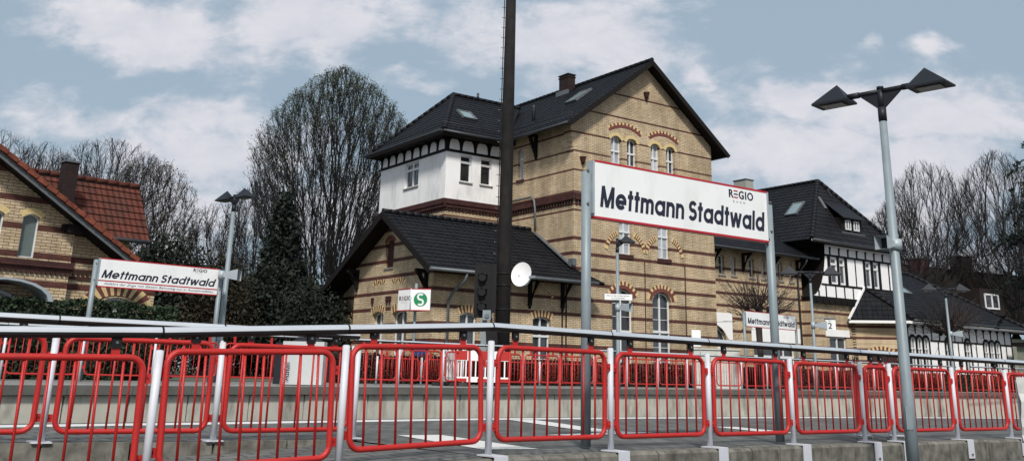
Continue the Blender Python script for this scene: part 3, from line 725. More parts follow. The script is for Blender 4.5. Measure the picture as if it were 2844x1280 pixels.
# ================================================================== writing on signs
def sign_lettering(txt, org, ax, ay, parent, m_, height, width, wt=.19, shear=0.0, name='lettering'):
    """round geometric sign lettering drawn as constant-width strokes (cap height 1)"""
    XH = .75; rc = XH/2-wt/2; h = wt/2
    arc = lambda cx, cy, rx, ry, a0, a1, n=20: [(cx+rx*math.cos(R(a0+(a1-a0)*k/n)), cy+ry*math.sin(R(a0+(a1-a0)*k/n))) for k in range(n+1)]
    def G(c):
        if c == 'M': return [[(h, 0), (h+.03, 1-.0), ], [(h+.03, 1), (.46, .02)], [(.46, .02), (.92-h-.03, 1)], [(.92-h-.03, 1), (.92-h, 0)]], .92
        if c == 'a' or c == 'd': return [arc(h+rc, XH/2, rc, rc, 0, 360, 28), [(h+2*rc, 0), (h+2*rc, XH if c == 'a' else 1.02)]], 2*rc+wt
        if c == 'e': return [arc(h+rc, XH/2, rc, rc, 2, 318, 26), [(h*1.2, XH/2-.02), (2*rc+wt*.98, XH/2-.02)]], 2*rc+wt
        if c == 'n': r_ = .215; return [[(h, 0), (h, XH)], arc(h+r_, XH-h-r_, r_, r_, 180, 0, 14)+[(h+2*r_, 0)]], 2*r_+wt
        if c == 'm': r_ = .185; return [[(h, 0), (h, XH)], arc(h+r_, XH-h-r_, r_, r_, 180, 0, 12)+[(h+2*r_, 0)], arc(h+3*r_, XH-h-r_, r_, r_, 180, 0, 12)+[(h+4*r_, 0)]], 4*r_+wt
        if c == 't': return [[(.19, 0), (.19, .98)], [(0, XH-h*.8), (.38, XH-h*.8)]], .38
        if c == 'l': return [[(h, 0), (h, 1.02)]], wt
        if c == 'S': a_, b_ = .195, .212; return [arc(.31, 1-h-a_, .205, a_, 25, 270, 16)+arc(.31, h+b_, .225, b_, 90, -155, 16)[1:]], .62
        if c == 'w': return [[(h*.8, XH), (.27, .0)], [(.27, .0), (.47, XH)], [(.47, XH), (.67, .0)], [(.67, .0), (.94-h*.8, XH)]], .94
        return [], .26
    segs = []; x = 0
    for c in txt:
        st_, adv = G(c); segs += [[(px_+x, py_) for px_, py_ in l] for l in st_]; x += adv+(.075 if c != ' ' else .0)
    tot = x-.075; kx = width/tot; org, ax, ay = Vector(org), Vector(ax), Vector(ay); nn_ = ax.cross(ay); mb = MB()
    for j, l in enumerate(segs):
        closed = (l[0][0]-l[-1][0])**2+(l[0][1]-l[-1][1])**2 < 1e-6; n_ = len(l); L_, Rr = [], []
        for i, (a, b) in enumerate(l):
            p = l[i-1] if i > 0 else (l[-2] if closed else None); q = l[i+1] if i < n_-1 else (l[1] if closed else None)
            d1 = (a-p[0], b-p[1]) if p else None; d2 = (q[0]-a, q[1]-b) if q else None
            d1 = d1 or d2; d2 = d2 or d1; l1, l2 = math.hypot(*d1), math.hypot(*d2); n1_ = (-d1[1]/l1, d1[0]/l1); n2_ = (-d2[1]/l2, d2[0]/l2); mx_, my_ = n1_[0]+n2_[0], n1_[1]+n2_[1]; ml = math.hypot(mx_, my_) or 1; mx_, my_ = mx_/ml, my_/ml
            k = h/max(.5, mx_*n1_[0]+my_*n1_[1]); L_.append((a+mx_*k, b+my_*k)); Rr.append((a-mx_*k, b-my_*k))
        f = lambda u_: org+ax*((u_[0]+u_[1]*shear)*kx)+ay*(u_[1]*height)+nn_*(.0004*(j % 6))
        for i in range(n_-1): mb.face([f(L_[i]), f(Rr[i]), f(Rr[i+1]), f(L_[i+1])])
    return mb.build(name, m_, parent)
def regio(org, ax, ay, h, parent, col=None, sub=True):
    """R, three bars, G I O with a small word under it"""
    org, ax, ay = Vector(org), Vector(ax), Vector(ay); k = h
    lettering('R', org, ax, ay, parent, M_ink, height=h, bold=.05, name='logo')
    mb = MB()
    for j, zc in enumerate((.08, .5, .92)):
        a = org+ax*(k*.88)+ay*(k*(zc-.09)); mb.face([a, a+ax*(k*.78), a+ax*(k*.78)+ay*(k*.17), a+ay*(k*.17)], 0 if j != 1 else 1)
    mb.build('logo_bars', [M_signred, M_ink], parent)
    lettering('GIO', org+ax*(k*1.85), ax, ay, parent, M_ink, height=h, bold=.05, spacing=1.15, name='logo')
    if sub: lettering('BAHN', org+ax*(k*.75)-ay*(k*.62), ax, ay, parent, M_inkg, height=h*.3, spacing=2.6, name='logo')
def station_sign(name, A, B, ztopA, zlo, zhi, label, postr=.055, strip_txt=None, end=.09, shear=0.0, group=None, th=.075, ink=True, regio_h=.085):
    A, B = Vector(A), Vector(B); d = (B-A); d.z = 0; L_ = d.length; d.normalize(); o_ = Vector((d.y, -d.x, 0))
    root = empty(name, A); tag(root, label, 'station sign', group)
    for p, zt in ((Vector((0, 0, 0)), ztopA[0]), (B-A, ztopA[1])):
        mb = MB(); mb.tube([p, (p.x, p.y, zt-A.z)], postr, 16); mb.tube([(p.x, p.y, zt-A.z), (p.x, p.y, zt-A.z+.012)], [postr, postr*.7], 16)
        po = mb.build('post', M_grey, root)
        mb = MB()
        for zz in (zhi-.14, zhi-.52):
            c = Vector((p.x, p.y, zz-A.z))+o_*postr-d*.02; mb.tube([c-o_*.01, c+o_*.014], .014, 6)
        mb.build('bolt', M_bolt, po)
    z0, z1 = zlo-A.z, zhi-A.z; a0, a1 = end, L_-end+.02
    cen = d*((a0+a1)/2)+Vector((0, 0, (z0+z1)/2))
    mb = MB(); mb.obox(cen, d*((a1-a0)/2), o_*(th/2), (0, 0, (z1-z0)/2)); bd = mb.build('board', M_sign, root)
    mb = MB()
    for zc, hh in ((z1-.010, .012), (z0+.010, .012)): mb.obox(d*((a0+a1)/2)+Vector((0, 0, zc)), d*((a1-a0)/2+.003), o_*(th/2+.003), (0, 0, hh))
    mb.build('trim', M_signred, bd)
    for a in (a0-.022, a1+.006): mb = MB(); mb.obox(d*a+Vector((0, 0, (z0+z1)/2+.02)), d*.014, o_*(th/2+.01), (0, 0, (z1-z0)/2-.03)); mb.build('side_bracket', M_greyl, root)
    W_ = a1-a0; H_ = z1-z0; f = o_*(th/2+.002); u_ = Vector((0, 0, 1))
    if strip_txt:
        s_h = .135; mb = MB(); mb.obox(d*((a0+a1)/2)+Vector((0, 0, z0+s_h+.012)), d*((a1-a0)/2), o_*(th/2+.0035), (0, 0, .013)); mb.build('trim', M_signred, bd)
        lettering(strip_txt, d*(a0+W_*.045)+u_*(z0+.04)+f, d, u_, bd, M_ink, height=.07, width=W_*.92, shear=.25, bold=.0)
        sign_lettering('Mettmann Stadtwald', d*(a0+W_*.018)+u_*(z0+s_h+.075)+f, d, u_, bd, M_ink, .19, W_*.945, .185, .24)
        regio(d*(a0+W_*.77)+u_*(z0+H_-.125)+f, d, u_, regio_h*.8, bd)
    else:
        sign_lettering('Mettmann Stadtwald', d*(a0+W_*.026)+u_*(z0+H_*.20)+f, d, u_, bd, M_ink, H_*.37, W_*.945, .20, .10)
        regio(d*(a0+W_*.755)+u_*(z0+H_*.765)+f, d, u_, regio_h, bd)
    return root
station_sign('station_sign', (.80, 10.90, -.02), (3.35, 12.72, -.03), (2.94, 2.92), 2.42, 3.09, 'largest white sign reading Mettmann Stadtwald on two thick grey posts right behind the red railing', th=.09, regio_h=.10)
station_sign('station_sign', (-9.92, 23.2, ZF), (-7.60, 25.4, ZF), (3.08, 3.08), 2.47, 3.14, 'white station sign with a small second line of text, at the left before the hedge', strip_txt='Abfahrt der Züge von diesem Bahnsteig nur in Ausnahmefällen', postr=.06, regio_h=.10)
station_sign('station_sign', (8.72, 37.4, ZF), (11.35, 39.8, ZF), (3.1, 3.08), 2.62, 3.20, 'small distant white sign reading Mettmann Stadtwald, partly hidden by a post of the largest sign', postr=.05, regio_h=.08)

# ================================================================== lamps
def lamp_head(root, o, d, s_, k=1.0):
    """pyramid shaped shade pointing away along d, with a flat lens below"""
    o, d, s_ = Vector(o), Vector(d), Vector(s_); u_ = Vector((0, 0, 1))
    c = [o+d*0-s_*.17*k, o+d*.52*k-s_*.17*k, o+d*.52*k+s_*.17*k, o+d*0+s_*.17*k]; c = [q-u_*.05*k for q in c]; ap = o+d*.20*k+u_*.21*k
    c2 = [q-u_*.025*k for q in c]
    mb = MB()
    for j in range(4): mb.face([c[j], c[(j+1) % 4], ap]); mb.face([c2[j], c2[(j+1) % 4], c[(j+1) % 4], c[j]])
    mb.face(c2[::-1]); h = mb.build('lamp_shade', M_lamp, root)
    mb = MB(); q = [o+d*(.10*k)-s_*.10*k, o+d*(.42*k)-s_*.10*k, o+d*(.42*k)+s_*.10*k, o+d*(.10*k)+s_*.10*k]; q = [p-u_*.079*k for p in q]; q2 = [p-u_*.012*k for p in q]
    mb.face(q2[::-1])
    for j in range(4): mb.face([q2[j], q2[(j+1) % 4], q[(j+1) % 4], q[j]])
    mb.build('lens', M_lens, h)
    return h
def street_lamp(base, H, rb, rt_, az, label, arms=(1, -1), armlen=.40, k=1.0, lean=(0, 0), horn=None, mat_=None):
    root = empty('street_lamp', base); tag(root, label, 'street lamp')
    d = Vector((math.sin(az), math.cos(az), 0)); s_ = Vector((-d.y, d.x, 0)); u_ = Vector((0, 0, 1))
    mb = MB(); mb.tube([(0, 0, 0), (0, 0, .9), (0, 0, .92), (0, 0, H-.38)], [rb, rb, rb*.93, rt_], 20); pl = mb.build('pole', mat_ or M_grey, root)
    mb = MB(); mb.obox(Vector((0, 0, .62))-Vector(base).normalized()*(rb+.001), Vector((-base[1], base[0], 0)).normalized()*.035, Vector(base).normalized()*.004, (0, 0, .13)); mb.build('service_door', mat_ or M_grey, pl)
    mb = MB(); mb.tube([(0, 0, H-.40), (0, 0, H-.22)], rt_*1.12, 16); mb.tube([(0, 0, H-.23), (0, 0, H+.04)], rt_*.80, 14); mb.tube([(0, 0, H+.03), (0, 0, H+.06)], rt_*.95, 14)
    for a in arms: mb.prism([(0, 0), (.30*k, .26*k), (0, .26*k)], Vector((0, 0, H-.27))-s_*.012, d*a, u_, s_*.024)
    mb.build('pole_top', M_lamp, root)
    for a in arms:
        mb = MB(); mb.tube([(0, 0, H), d*a*(armlen*.6), d*a*(armlen+.06*k)], .035*k, 10); mb.tube([d*a*(armlen*.6)+u_*H*0, d*a*(armlen*.6)], .04, 8)
        mb = MB(); mb.tube([Vector((0, 0, H)), Vector((0, 0, H))+d*a*(armlen+.07*k)], .034*k, 10); mb.tube([Vector((0, 0, H))+d*a*(armlen*.72), Vector((0, 0, H))+d*a*(armlen+.05*k)], .042*k, 10); mb.build('arm', M_lamp, root)
        lamp_head(root, Vector((0, 0, H))+d*a*armlen, d*a, s_, k)
    return root
def horn_speaker(base, z, out_d, pole_r, label, name='loudspeaker', k=1.0):
    root = empty(name, (base[0], base[1], z)); tag(root, label, 'loudspeaker')
    d = Vector(out_d).normalized(); s_ = Vector((-d.y, d.x, 0)); u_ = Vector((0, 0, 1))
    mb = MB(); mb.tube([(0, 0, -.09*k), (0, 0, .09*k)], pole_r+.02, 18); mb.obox(d*(pole_r+.03), d*.02, s_*.05*k, u_*.05*k); mb.build('clamp', M_greyl, root)
    mb = MB(); a = pole_r+.05; K = [(a, .055*k), (a+.10*k, .075*k), (a+.13*k, .085*k), (a+.30*k, .115*k)]
    for j in range(len(K)-1):
        p0, p1 = d*K[j][0], d*K[j+1][0]; r0, r1 = K[j][1], K[j+1][1]
        c0 = [p0+s_*x*r0+u_*y*r0 for x, y in ((-1, -1), (1, -1), (1, 1), (-1, 1))]; c1 = [p1+s_*x*r1+u_*y*r1 for x, y in ((-1, -1), (1, -1), (1, 1), (-1, 1))]
        for e in range(4): mb.face([c0[e], c0[(e+1) % 4], c1[(e+1) % 4], c1[e]])
        if j == 0: mb.face(c0[::-1])
    mb.build('horn', M_greyl, root)
    mb = MB(); r0 = .085*k; p0 = d*(a+.14*k); c0 = [p0+s_*x*r0+u_*y*r0 for x, y in ((-1, -1), (1, -1), (1, 1), (-1, 1))]; mb.face(c0); mb.build('throat', M_black, root)
    return root
street_lamp((4.70, 12.0, -.31), 4.63, .071, .047, R(135), 'tall grey double lamp standing in front of the nearest red railing at the right', k=.95, armlen=.40)
horn_speaker((4.72, 12.0), 2.34, (-.80, -.62, 0), .058, 'box-shaped grey loudspeaker clamped halfway up the tallest lamp post', k=.72)
street_lamp((-7.62, 26.0, ZF), 4.80, .085, .055, R(130), 'grey double lamp behind the right end of the left sign, before the trees', k=.98, armlen=.20)
horn_speaker((-7.52, 25.2), 2.98, (1, -.1, 0), .065, 'grey loudspeaker at the top of the right post of the left sign', k=1.2)
street_lamp((3.42, 32.4, ZF), 4.72, .07, .05, R(80), 'thin grey single lamp in front of the gabled brick facade', arms=(1,), k=.95, armlen=.10)
street_lamp((11.50, 38.0, ZF), 4.40, .065, .045, R(95), 'distant grey double lamp that carries the number 2 plate', k=1.25, armlen=.50)
street_lamp((19.35, 44.0, ZF), 4.45, .07, .045, R(95), 'farthest grey double lamp, in front of the dark roof of the half-timbered annex', k=1.2, armlen=.42)
horn_speaker((11.50, 38.0), 2.75, (.9, -.2, 0), .06, 'small pale loudspeaker below the number 2 plate', k=1.3)
horn_speaker((19.40, 44.0), 2.84, (.9, -.2, 0), .06, 'small pale loudspeaker on the farthest lamp', k=1.2)
horn_speaker((3.42, 32.4), 2.86, (.85, -.5, 0), .06, 'small pale loudspeaker under the notice board of the thin single lamp', k=1.2)
# notice on the thin lamp
nt_ = empty('notice_sign', (3.42, 32.4, 3.20)); tag(nt_, 'narrow white two-line notice mounted across the thin single lamp', 'notice sign')
d_ = Vector((math.sin(R(85)), math.cos(R(85)), 0)); o_ = Vector((d_.y, -d_.x, 0))
mb = MB(); mb.obox(o_*.11, d_*.46, o_*.035, (0, 0, .095)); b_ = mb.build('board', M_sign, nt_)
lettering('Abfahrt der Züge von diesem Bahnsteig', -d_*.40+o_*.147+Vector((0, 0, .015)), d_, Vector((0, 0, 1)), b_, M_inkg, height=.04, width=.76, bold=.01)
lettering('nur in Ausnahmefällen', -d_*.24+o_*.147+Vector((0, 0, -.055)), d_, Vector((0, 0, 1)), b_, M_inkg, height=.04, width=.46, bold=.01)
mb = MB(); mb.tube([(0, 0, -.06), (0, 0, .06)], .085, 12); mb.build('clamp', M_greyl, nt_)
# platform number
pn = empty('platform_number', (11.50, 38.0, 2.95)); tag(pn, 'small square plate with the number 2 hanging from an arm of a distant lamp', 'sign')
mb = MB(); mb.tube([(0, 0, .08), (.86, -.05, .08)], .02, 6); mb.tube([(0, 0, -.15), (.3, -.02, .06)], .014, 6); mb.build('arm', M_grey, pn)
mb = MB(); mb.box(.46, .84, -.10, .0, -.38, .02); b_ = mb.build('board', M_sign, pn)
lettering('2', (.555, -.103, -.32), (1, 0, 0), (0, 0, 1), b_, M_ink, height=.22, bold=.03); lettering('Gleis', (.57, -.103, -.05), (1, 0, 0), (0, 0, 1), b_, M_inkg, height=.035)
mb = MB(); mb.box(.44, .86, -.11, .01, .02, .04); mb.build('cap', M_lamp, pn)

# ================================================================== S sign, mast, signal, dish
cu_ = empty('s_bahn_sign', (-2.98, 30.0, ZF)); tag(cu_, 'white cube sign with a green S on a thin pole before the shed gable', 'sign')
mb = MB(); mb.tube([(0, 0, 0), (0, 0, 2.95)], .045, 10); mb.build('pole', M_grey, cu_)
cb_ = empty('x'); bpy.data.objects.remove(cb_)
ang = R(-12); dx1 = Vector((math.cos(ang), math.sin(ang), 0)); dy1 = Vector((-dx1.y, dx1.x, 0)); dl = Vector((-math.sin(R(38)), math.cos(R(38)), 0))
corner = Vector((-.12, -.32, 0)); z0, z1 = 2.14, 2.76
Rv = Vector((math.cos(R(-4)), math.sin(R(-4)), 0)); Lv = Vector((-.62, .62, 0)).normalized()*.60
c0, c1, c2, c3 = corner, corner+Rv*.60, corner+Rv*.60+Lv, corner+Lv
mb = MB(); up_ = Vector((0, 0, 1))
for a, b in ((c0, c1), (c1, c2), (c2, c3), (c3, c0)): mb.face([a+up_*z0, b+up_*z0, b+up_*z1, a+up_*z1])
mb.face([q+up_*z1 for q in (c0, c1, c2, c3)]); mb.face([q+up_*z0 for q in (c3, c2, c1, c0)]); bx_ = mb.build('box', M_sign, cu_)
mb = MB()
for a, b in ((c0, c1), (c1, c2), (c2, c3), (c3, c0)):
    t = (b-a).normalized(); o_ = Vector((t.y, -t.x, 0))
    for zz in (z0-.006, z1+.006): mb.obox((a+b)/2+up_*zz, t*((b-a).length/2+.01), o_*.012, (0, 0, .011))
mb.build('trim', M_signred, bx_)
mb = MB(); mb.tube([c0+up_*(z0-.01), c0+up_*(z1+.01)], .02, 6); mb.tube([Vector((0, 0, z1)), Vector((0, 0, z1+.16))], .035, 8); mb.build('corner_post', M_post, cu_)
fo = Vector((Rv.y, -Rv.x, 0)); cc_ = (c0+c1)/2+up_*((z0+z1)/2)
mb = MB(); mb.face([cc_+fo*.004+Rv*(.205*math.cos(2*math.pi*k/36))+up_*(.205*math.sin(2*math.pi*k/36)) for k in range(36)]); mb.build('emblem_disc', M_green, bx_)
# the S as a ribbon
pts = []
for k in range(25):
    t = R(40+ (230)*k/24); pts.append((.082*math.cos(t), .078+.078*math.sin(t)))
pts2 = [(-x, -y) for x, y in reversed(pts)]
rib = pts+pts2[1:] if True else pts
mb = MB()
for k in range(len(rib)-1):
    (xa, ya), (xb, yb) = rib[k], rib[k+1]; l = math.hypot(xb-xa, yb-ya) or 1; nx, ny = -(yb-ya)/l, (xb-xa)/l
    wd = .030
    mb.face([cc_+fo*.007+Rv*p[0]+up_*p[1] for p in ((xa+nx*wd, ya+ny*wd), (xb+nx*wd, yb+ny*wd), (xb-nx*wd, yb-ny*wd), (xa-nx*wd, ya-ny*wd))])
mb.build('emblem_letter', M_sign, bx_)
Ln = -Lv.normalized(); lo = Vector((Ln.y, -Ln.x, 0))
regio(c3+Ln*.06+lo*.004+up_*(z0+.29), Ln, up_, .125, bx_)
# small white box leaning on the cube pole top is the cap; mast
ms = empty('mast', (-.33, 31.5, ZF)); tag(ms, 'tall dark tapering mast with climbing pegs rising past the top of the picture', 'mast')
MH = 14.2; mb = MB(); mb.tube([(0, 0, 0), (0, 0, 4), (.0, 0, 9), (0, 0, MH)], [.242, .224, .20, .168], 20); mb.build('pole', M_mast, ms)
for k in range(31):
    z = 2.6+k*.37; 
    if z > MH-.1: break
    r_ = .242-.0052*z; mb = MB(); mb.tube([(-r_+.01, 0, z), (-r_-.11, -.01, z), (-r_-.115, -.01, z+.03)], .012, 5); mb.build('climbing_peg', M_bolt, ms)
for z in (3.05, 3.42, 1.75, 2.3): mb = MB(); mb.tube([(0, 0, z), (0, 0, z+.045)], .242-.0052*z+.014, 20); mb.build('clamp_band', M_black, ms)
pipe([(-.25, -.10, .3), (-.25, -.10, 3.2), (-.235, -.10, 8), (-.215, -.09, MH-.3)], .016, ms, M_black, 'cable')
ds = empty('satellite_dish', (.22, 31.0, 3.74)); tag(ds, 'round white satellite dish fixed to the right side of the dark mast', 'satellite dish')
dn_ = Vector((-.35, -.90, .28)).normalized(); ux = dn_.cross(Vector((0, 0, 1))).normalized(); uy = ux.cross(dn_).normalized()
if uy.z < 0: uy = -uy
mb = MB(); prev = None
for j in range(7):
    r_ = .36*j/6; dep = .085*(1-(j/6)**2)
    ring = [-dn_*dep+ux*(r_*.93*math.cos(2*math.pi*k/32))+uy*(r_*1.12*math.sin(2*math.pi*k/32)) for k in range(32)]
    if prev is not None:
        for k in range(32): mb.face([prev[k], prev[(k+1) % 32], ring[(k+1) % 32], ring[k]] if j > 1 else [prev[0], ring[(k+1) % 32], ring[k]], smooth=True)
    prev = ring
rim = [p-dn_*.02 for p in prev]
for k in range(32): mb.face([prev[k], prev[(k+1) % 32], rim[(k+1) % 32], rim[k]])
mb.build('reflector', M_dish, ds)
mb = MB(); e = Vector((.34, -.42, -.12)); mb.tube([Vector((.02, .05, -.40)), Vector((.2, -.2, -.34)), e], .016, 6); mb.build('feed_arm', M_greyl, ds)
mb = MB(); mb.obox(e, Vector((.09, .02, .01)), Vector((-.01, .05, 0)), Vector((0, 0, .035))); mb.build('receiver', M_grey, ds)
mb = MB(); mb.tube([(-.05, .1, -.05), (-.32, .35, -.08)], .03, 8); mb.build('bracket', M_black, ds)
sg = empty('railway_signal', (-.90, 30.9, ZF)); tag(sg, 'black railway signal seen from the side on a grey post, left of the mast', 'railway signal')
mb = MB(); mb.box(-.09, .09, -.09, .09, 0, 2.0); mb.box(-.16, .16, -.12, .12, .80, .84); mb.tube([(-.14, -.1, 1.55), (-.17, -.14, 1.62), (-.17, -.14, 1.85), (-.13, -.1, 1.9)], .012, 5); mb.build('post', M_grey, sg)
mb = MB(); mb.box(-.34, .22, -.02, .06, 2.02, 3.66); mb.box(.22, .34, -.1, .14, 2.2, 3.68); mb.build('back_board', M_black, sg)
mb = MB()
for z in (2.35, 2.8, 3.25): mb.tube([(-.1, -.02, z), (-.1, -.2, z)], .12, 12); mb.prism([(0, 0), (.3, 0), (.22, .1)], (-.24, -.2, z+.09), (1, 0, 0), (0, 0, 1), (0, .2, 0))
mb.build('lamp_hood', M_black, sg)
mb = MB(); mb.box(-.05, .2, -.2, .02, 1.95, 2.25); mb.tube([(.08, -.2, 2.1), (.08, -.26, 2.08)], .07, 10); mb.build('box', M_grey, sg)
mb = MB(); mb.obox((.25, -.05, 1.45), (.17, .02, .03), (0, .1, 0), (-.02, 0, .22)); mb.obox((.30, -.05, 1.0), (.12, .02, .0), (0, .12, 0), (0, 0, .16)); mb.obox((.22, -.12, 1.85), (.03, 0, 0), (0, .03, 0), (0, 0, .16)); mb.build('lower_light', M_black, sg)

# ================================================================== bins, barriers and cabinets on the far platform
bn = empty('litter_bin', (-5.05, 24.0, ZF)); tag(bn, 'white curved litter bin cabinet marked Abfall behind the left railings', 'litter bin')
mb = MB(); pr = [(-.42, -.16)]+[(-.42+.98*k/8, -.16-.10*math.sin(math.pi*k/8)) for k in range(1, 8)]+[(.56, -.16), (.56, .22), (-.42, .22)]
mb.prism(pr, (0, 0, .02), (1, 0, 0), (0, 1, 0), (0, 0, .98)); mb.build('cabinet', mat('bin_white_metal', (.58, .60, .60), .35, .2, var=.03), bn)
mb = MB(); mb.box(-.60, -.425, -.12, .2, .02, .97); mb.build('side_panel', M_lamp, bn)
mb = MB(); mb.prism([(-.2, .98), (-.1, 1.09), (.35, 1.09), (.5, .98)], (0, .16, .02), (1, 0, 0), (0, 0, 1), (0, -.22, 0)); mb.build('hood', M_lamp, bn)
lettering('Abfall', (-.20, -.262, .10), (0, 0, 1), (-1, 0, 0), bn, M_ink, height=.13, bold=.012)
regio((.22, -.275, .80), (1, 0, 0), (0, 0, 1), .06, bn, sub=False)
def barrier(loc, az, W, label, stripes=True):
    root = empty('construction_barrier', loc); tag(root, label, 'barrier'); d = Vector((math.sin(az), math.cos(az), 0)); o_ = Vector((d.y, -d.x, 0)); u_ = Vector((0, 0, 1)); mb = MB(); m3 = MB(); M2 = MB()
    n_ = max(2, int(W/.30)); 
    for k in range(n_):
        a, b = W*k/n_, W*(k+1)/n_; mb.obox(d*((a+b)/2)+u_*.86, d*((b-a)/2), o_*.025, u_*.13, 1 if (k % 2 == 0 and stripes) else 0)
        m3.obox(d*((a+b)/2)+u_*.17, d*((b-a)/2), o_*.022, u_*.05, 1 if (k % 2 == 0 and stripes) else 0)
    mb.build('striped_board', [M_plaster2, M_redfar], root); m3.build('striped_board', [M_plaster2, M_redfar], root)
    nb_ = int(W/.13)
    for k in range(nb_+1): M2.obox(d*(W*k/nb_)+u_*.47, d*.018, o_*.018, u_*.27)
    M2.obox(d*(W/2)+u_*.74, d*(W/2), o_*.022, u_*.025); M2.obox(d*(W/2)+u_*.24, d*(W/2), o_*.022, u_*.025)
    for k in (.12, .35, .62, .88): M2.obox(d*(W*k)+u_*1.05, d*.025, o_*.02, u_*.06)
    M2.build('frame', M_plaster2, root)
    for k in (.12, .88):
        f_ = MB(); f_.prism([(-.38, 0), (.38, 0), (.34, .09), (-.34, .09)], d*(W*k)-d*.12, o_, u_, d*.24); f_.build('rubber_foot', M_bag, root)
    return root
barrier((-1.62, 29.2, ZF), R(84), 1.55, 'red and white striped construction barrier with white bars on the far platform')
barrier((-1.98, 29.1, ZF), R(20), 1.1, 'plain white construction barrier panel seen edge-on, left of the striped one', stripes=False)
cbn = empty('control_cabinet', (8.0, 39.4, ZF)); tag(cbn, 'pale grey control cabinet behind the far railing left of the distant sign', 'cabinet')
mb = MB(); mb.box(-.9, .9, -.25, .25, 0, 1.45); mb.box(-.95, .95, -.3, .3, 1.45, 1.5); mb.build('housing', mat('cabinet_grey', (.50, .51, .47), .6), cbn)
mb = MB(); mb.box(-.86, -.02, -.262, -.25, .1, 1.38); mb.box(.02, .86, -.262, -.25, .1, 1.38); mb.build('door', mat('cabinet_grey', (.50, .51, .47), .6), cbn)
bb = empty('notice_board', (6.85, 37.2, ZF)); tag(bb, 'small white notice board on two thin legs before the arched door', 'notice board')
mb = MB(); mb.tube([(-.14, 0, 0), (-.14, 0, 2.05)], .018, 6); mb.tube([(.14, 0, 0), (.14, 0, 2.05)], .018, 6); mb.build('leg', M_grey, bb); mb = MB(); mb.box(-.17, .17, -.03, .03, 1.50, 2.10); mb.build('board', M_sign, bb)
mb = MB(); mb.box(-.08, .04, -.034, -.031, 1.70, 1.80); mb.build('paper', M_inkg, bb)
# white wrapped sheet at the right edge
ww = empty('wrapped_sign', (6.28, 12.5, -.31)); tag(ww, 'white plastic-wrapped board cut off by the right edge of the picture', 'board')
mb = MB()
for i in range(6):
    for j in range(8):
        f = lambda a, b: (a*.09, .03*math.sin(a*1.7+b)+.015*math.sin(b*2.3), .33+b*.098)
        mb.face([f(i, j), f(i+1, j), f(i+1, j+1), f(i, j+1)], smooth=True)
mb.box(.02, .52, .07, .10, .34, 1.08); mb.build('sheet', mat('white_plastic_sheet', (.55, .55, .53), .4, var=.1, scale=8), ww)
mb = MB(); mb.box(.30, .34, .0, .06, -.02, .4); mb.box(.12, .2, -.07, -.045, .62, .82); mb.build('strap', M_black, ww)

# ================================================================== station building (local x along the platform, y away from it)
st = empty('station_building', (2.66, 44.0, 0.0), R(35.5))
tag(st, 'large yellow brick station with red courses, tall gable and white corner tower', 'building')
G0 = .25
def wall_obj(W, polys, ops=(), m_=None, name='wall', parent=None, depth=.16):
    mb = MB(); W.make(mb, polys, ops, depth=depth); return mb.build(name, m_ or M_brick, parent or st)
MR = [M_roof, M_timberb]
# --- main gabled block
SL = .760
rh = lambda s: 15.98-SL*abs(s-4.6)
Wf = Wall((0, 0), (9.2, 0))
up4 = [(2.27, 2.97), (3.31, 3.97), (4.90, 5.52), (5.95, 6.56)]; mid2 = [(2.76, 3.56), (5.27, 6.06)]; gr2 = [(2.30, 3.64), (4.83, 6.09)]
ops = [(a, b, 9.95, 11.88, .22) for a, b in up4]+[(a, b, 6.22, 7.95, .12) for a, b in mid2]+[(gr2[0][0], gr2[0][1], G0+.2, 4.62, .42), (gr2[1][0], gr2[1][1], .62, 4.62, .42)]
zt = rh(0)-.16
wall_obj(Wf, [(0, G0), (9.2, G0), (9.2, zt), (4.6, rh(4.6)-.16), (0, zt)], ops, depth=.24)
for i, (a, b) in enumerate(up4):
    Wf.window(a, b, 9.95, 11.88, .22, st, trans=(.62,), bars=(.32,), depth=.22, glass=[M_glassl, M_glass, M_glassl, M_glass][i], fr=.055); Wf.arch(a-.02, b+.02, 11.66, .22, .16, 9, st, mats=[M_arcy, M_arcy])
for a, b in ((2.2, 4.2), (4.83, 6.75)): Wf.arch(a, b, 12.05, .30, .26, 19, st, both=.55)
for a, b in mid2:
    Wf.window(a, b, 6.22, 7.95, .12, st, trans=(.62,), bars=(.3,), depth=.2, glass=M_glassl, fr=.055, sill=.2)
    c = (a+b)/2
    for hf in ((.01, .28), (.72, .99)): Wf.arch(c-1.15, c+1.15, 6.15, 1.05, .20, 13, st, half=hf, out_=.035)
for i, (a, b) in enumerate(gr2):
    Wf.arch(a-.04, b+.04, 4.20, .42, .34, 17, st, both=.5)
    Wf.window(a, b, .62 if i else G0+.2, 4.62, .42, st, trans=(.54,), bars=(.2, .36, .68, .82) if i else (.7, .84), depth=.24, glass=M_glass if i else M_glassd, fr=.075)
mb = MB()
for a in (4.34, 7.02): Wf.bx(mb, a, a+.05, 1.0, 6.0, 0, .02)
mb.build('pier_shade_line', M_brickred, st)  # dark strips painting the shade lines along the projecting piers
Ws = Wall((0, 5.5), (0, 0))
wall_obj(Ws, [(0, 4.0), (5.5, 4.0), (5.5, zt), (0, zt)], [(1.02, 1.52, 9.98, 11.6, .12)], depth=.2)
Ws.window(1.02, 1.52, 9.98, 11.6, .12, st, trans=(.66,), bars=(.33,), mull=(), depth=.18, glass=M_glassl, fr=.06, sill=.14)
Wr = Wall((9.2, 0), (9.2, 13)); wall_obj(Wr, [(0, G0), (13, G0), (13, zt), (0, zt)])
Wb = Wall((9.2, 13), (0, 13)); wall_obj(Wb, [(0, G0), (9.2, G0), (9.2, zt), (4.6, rh(4.6)-.16), (0, zt)])
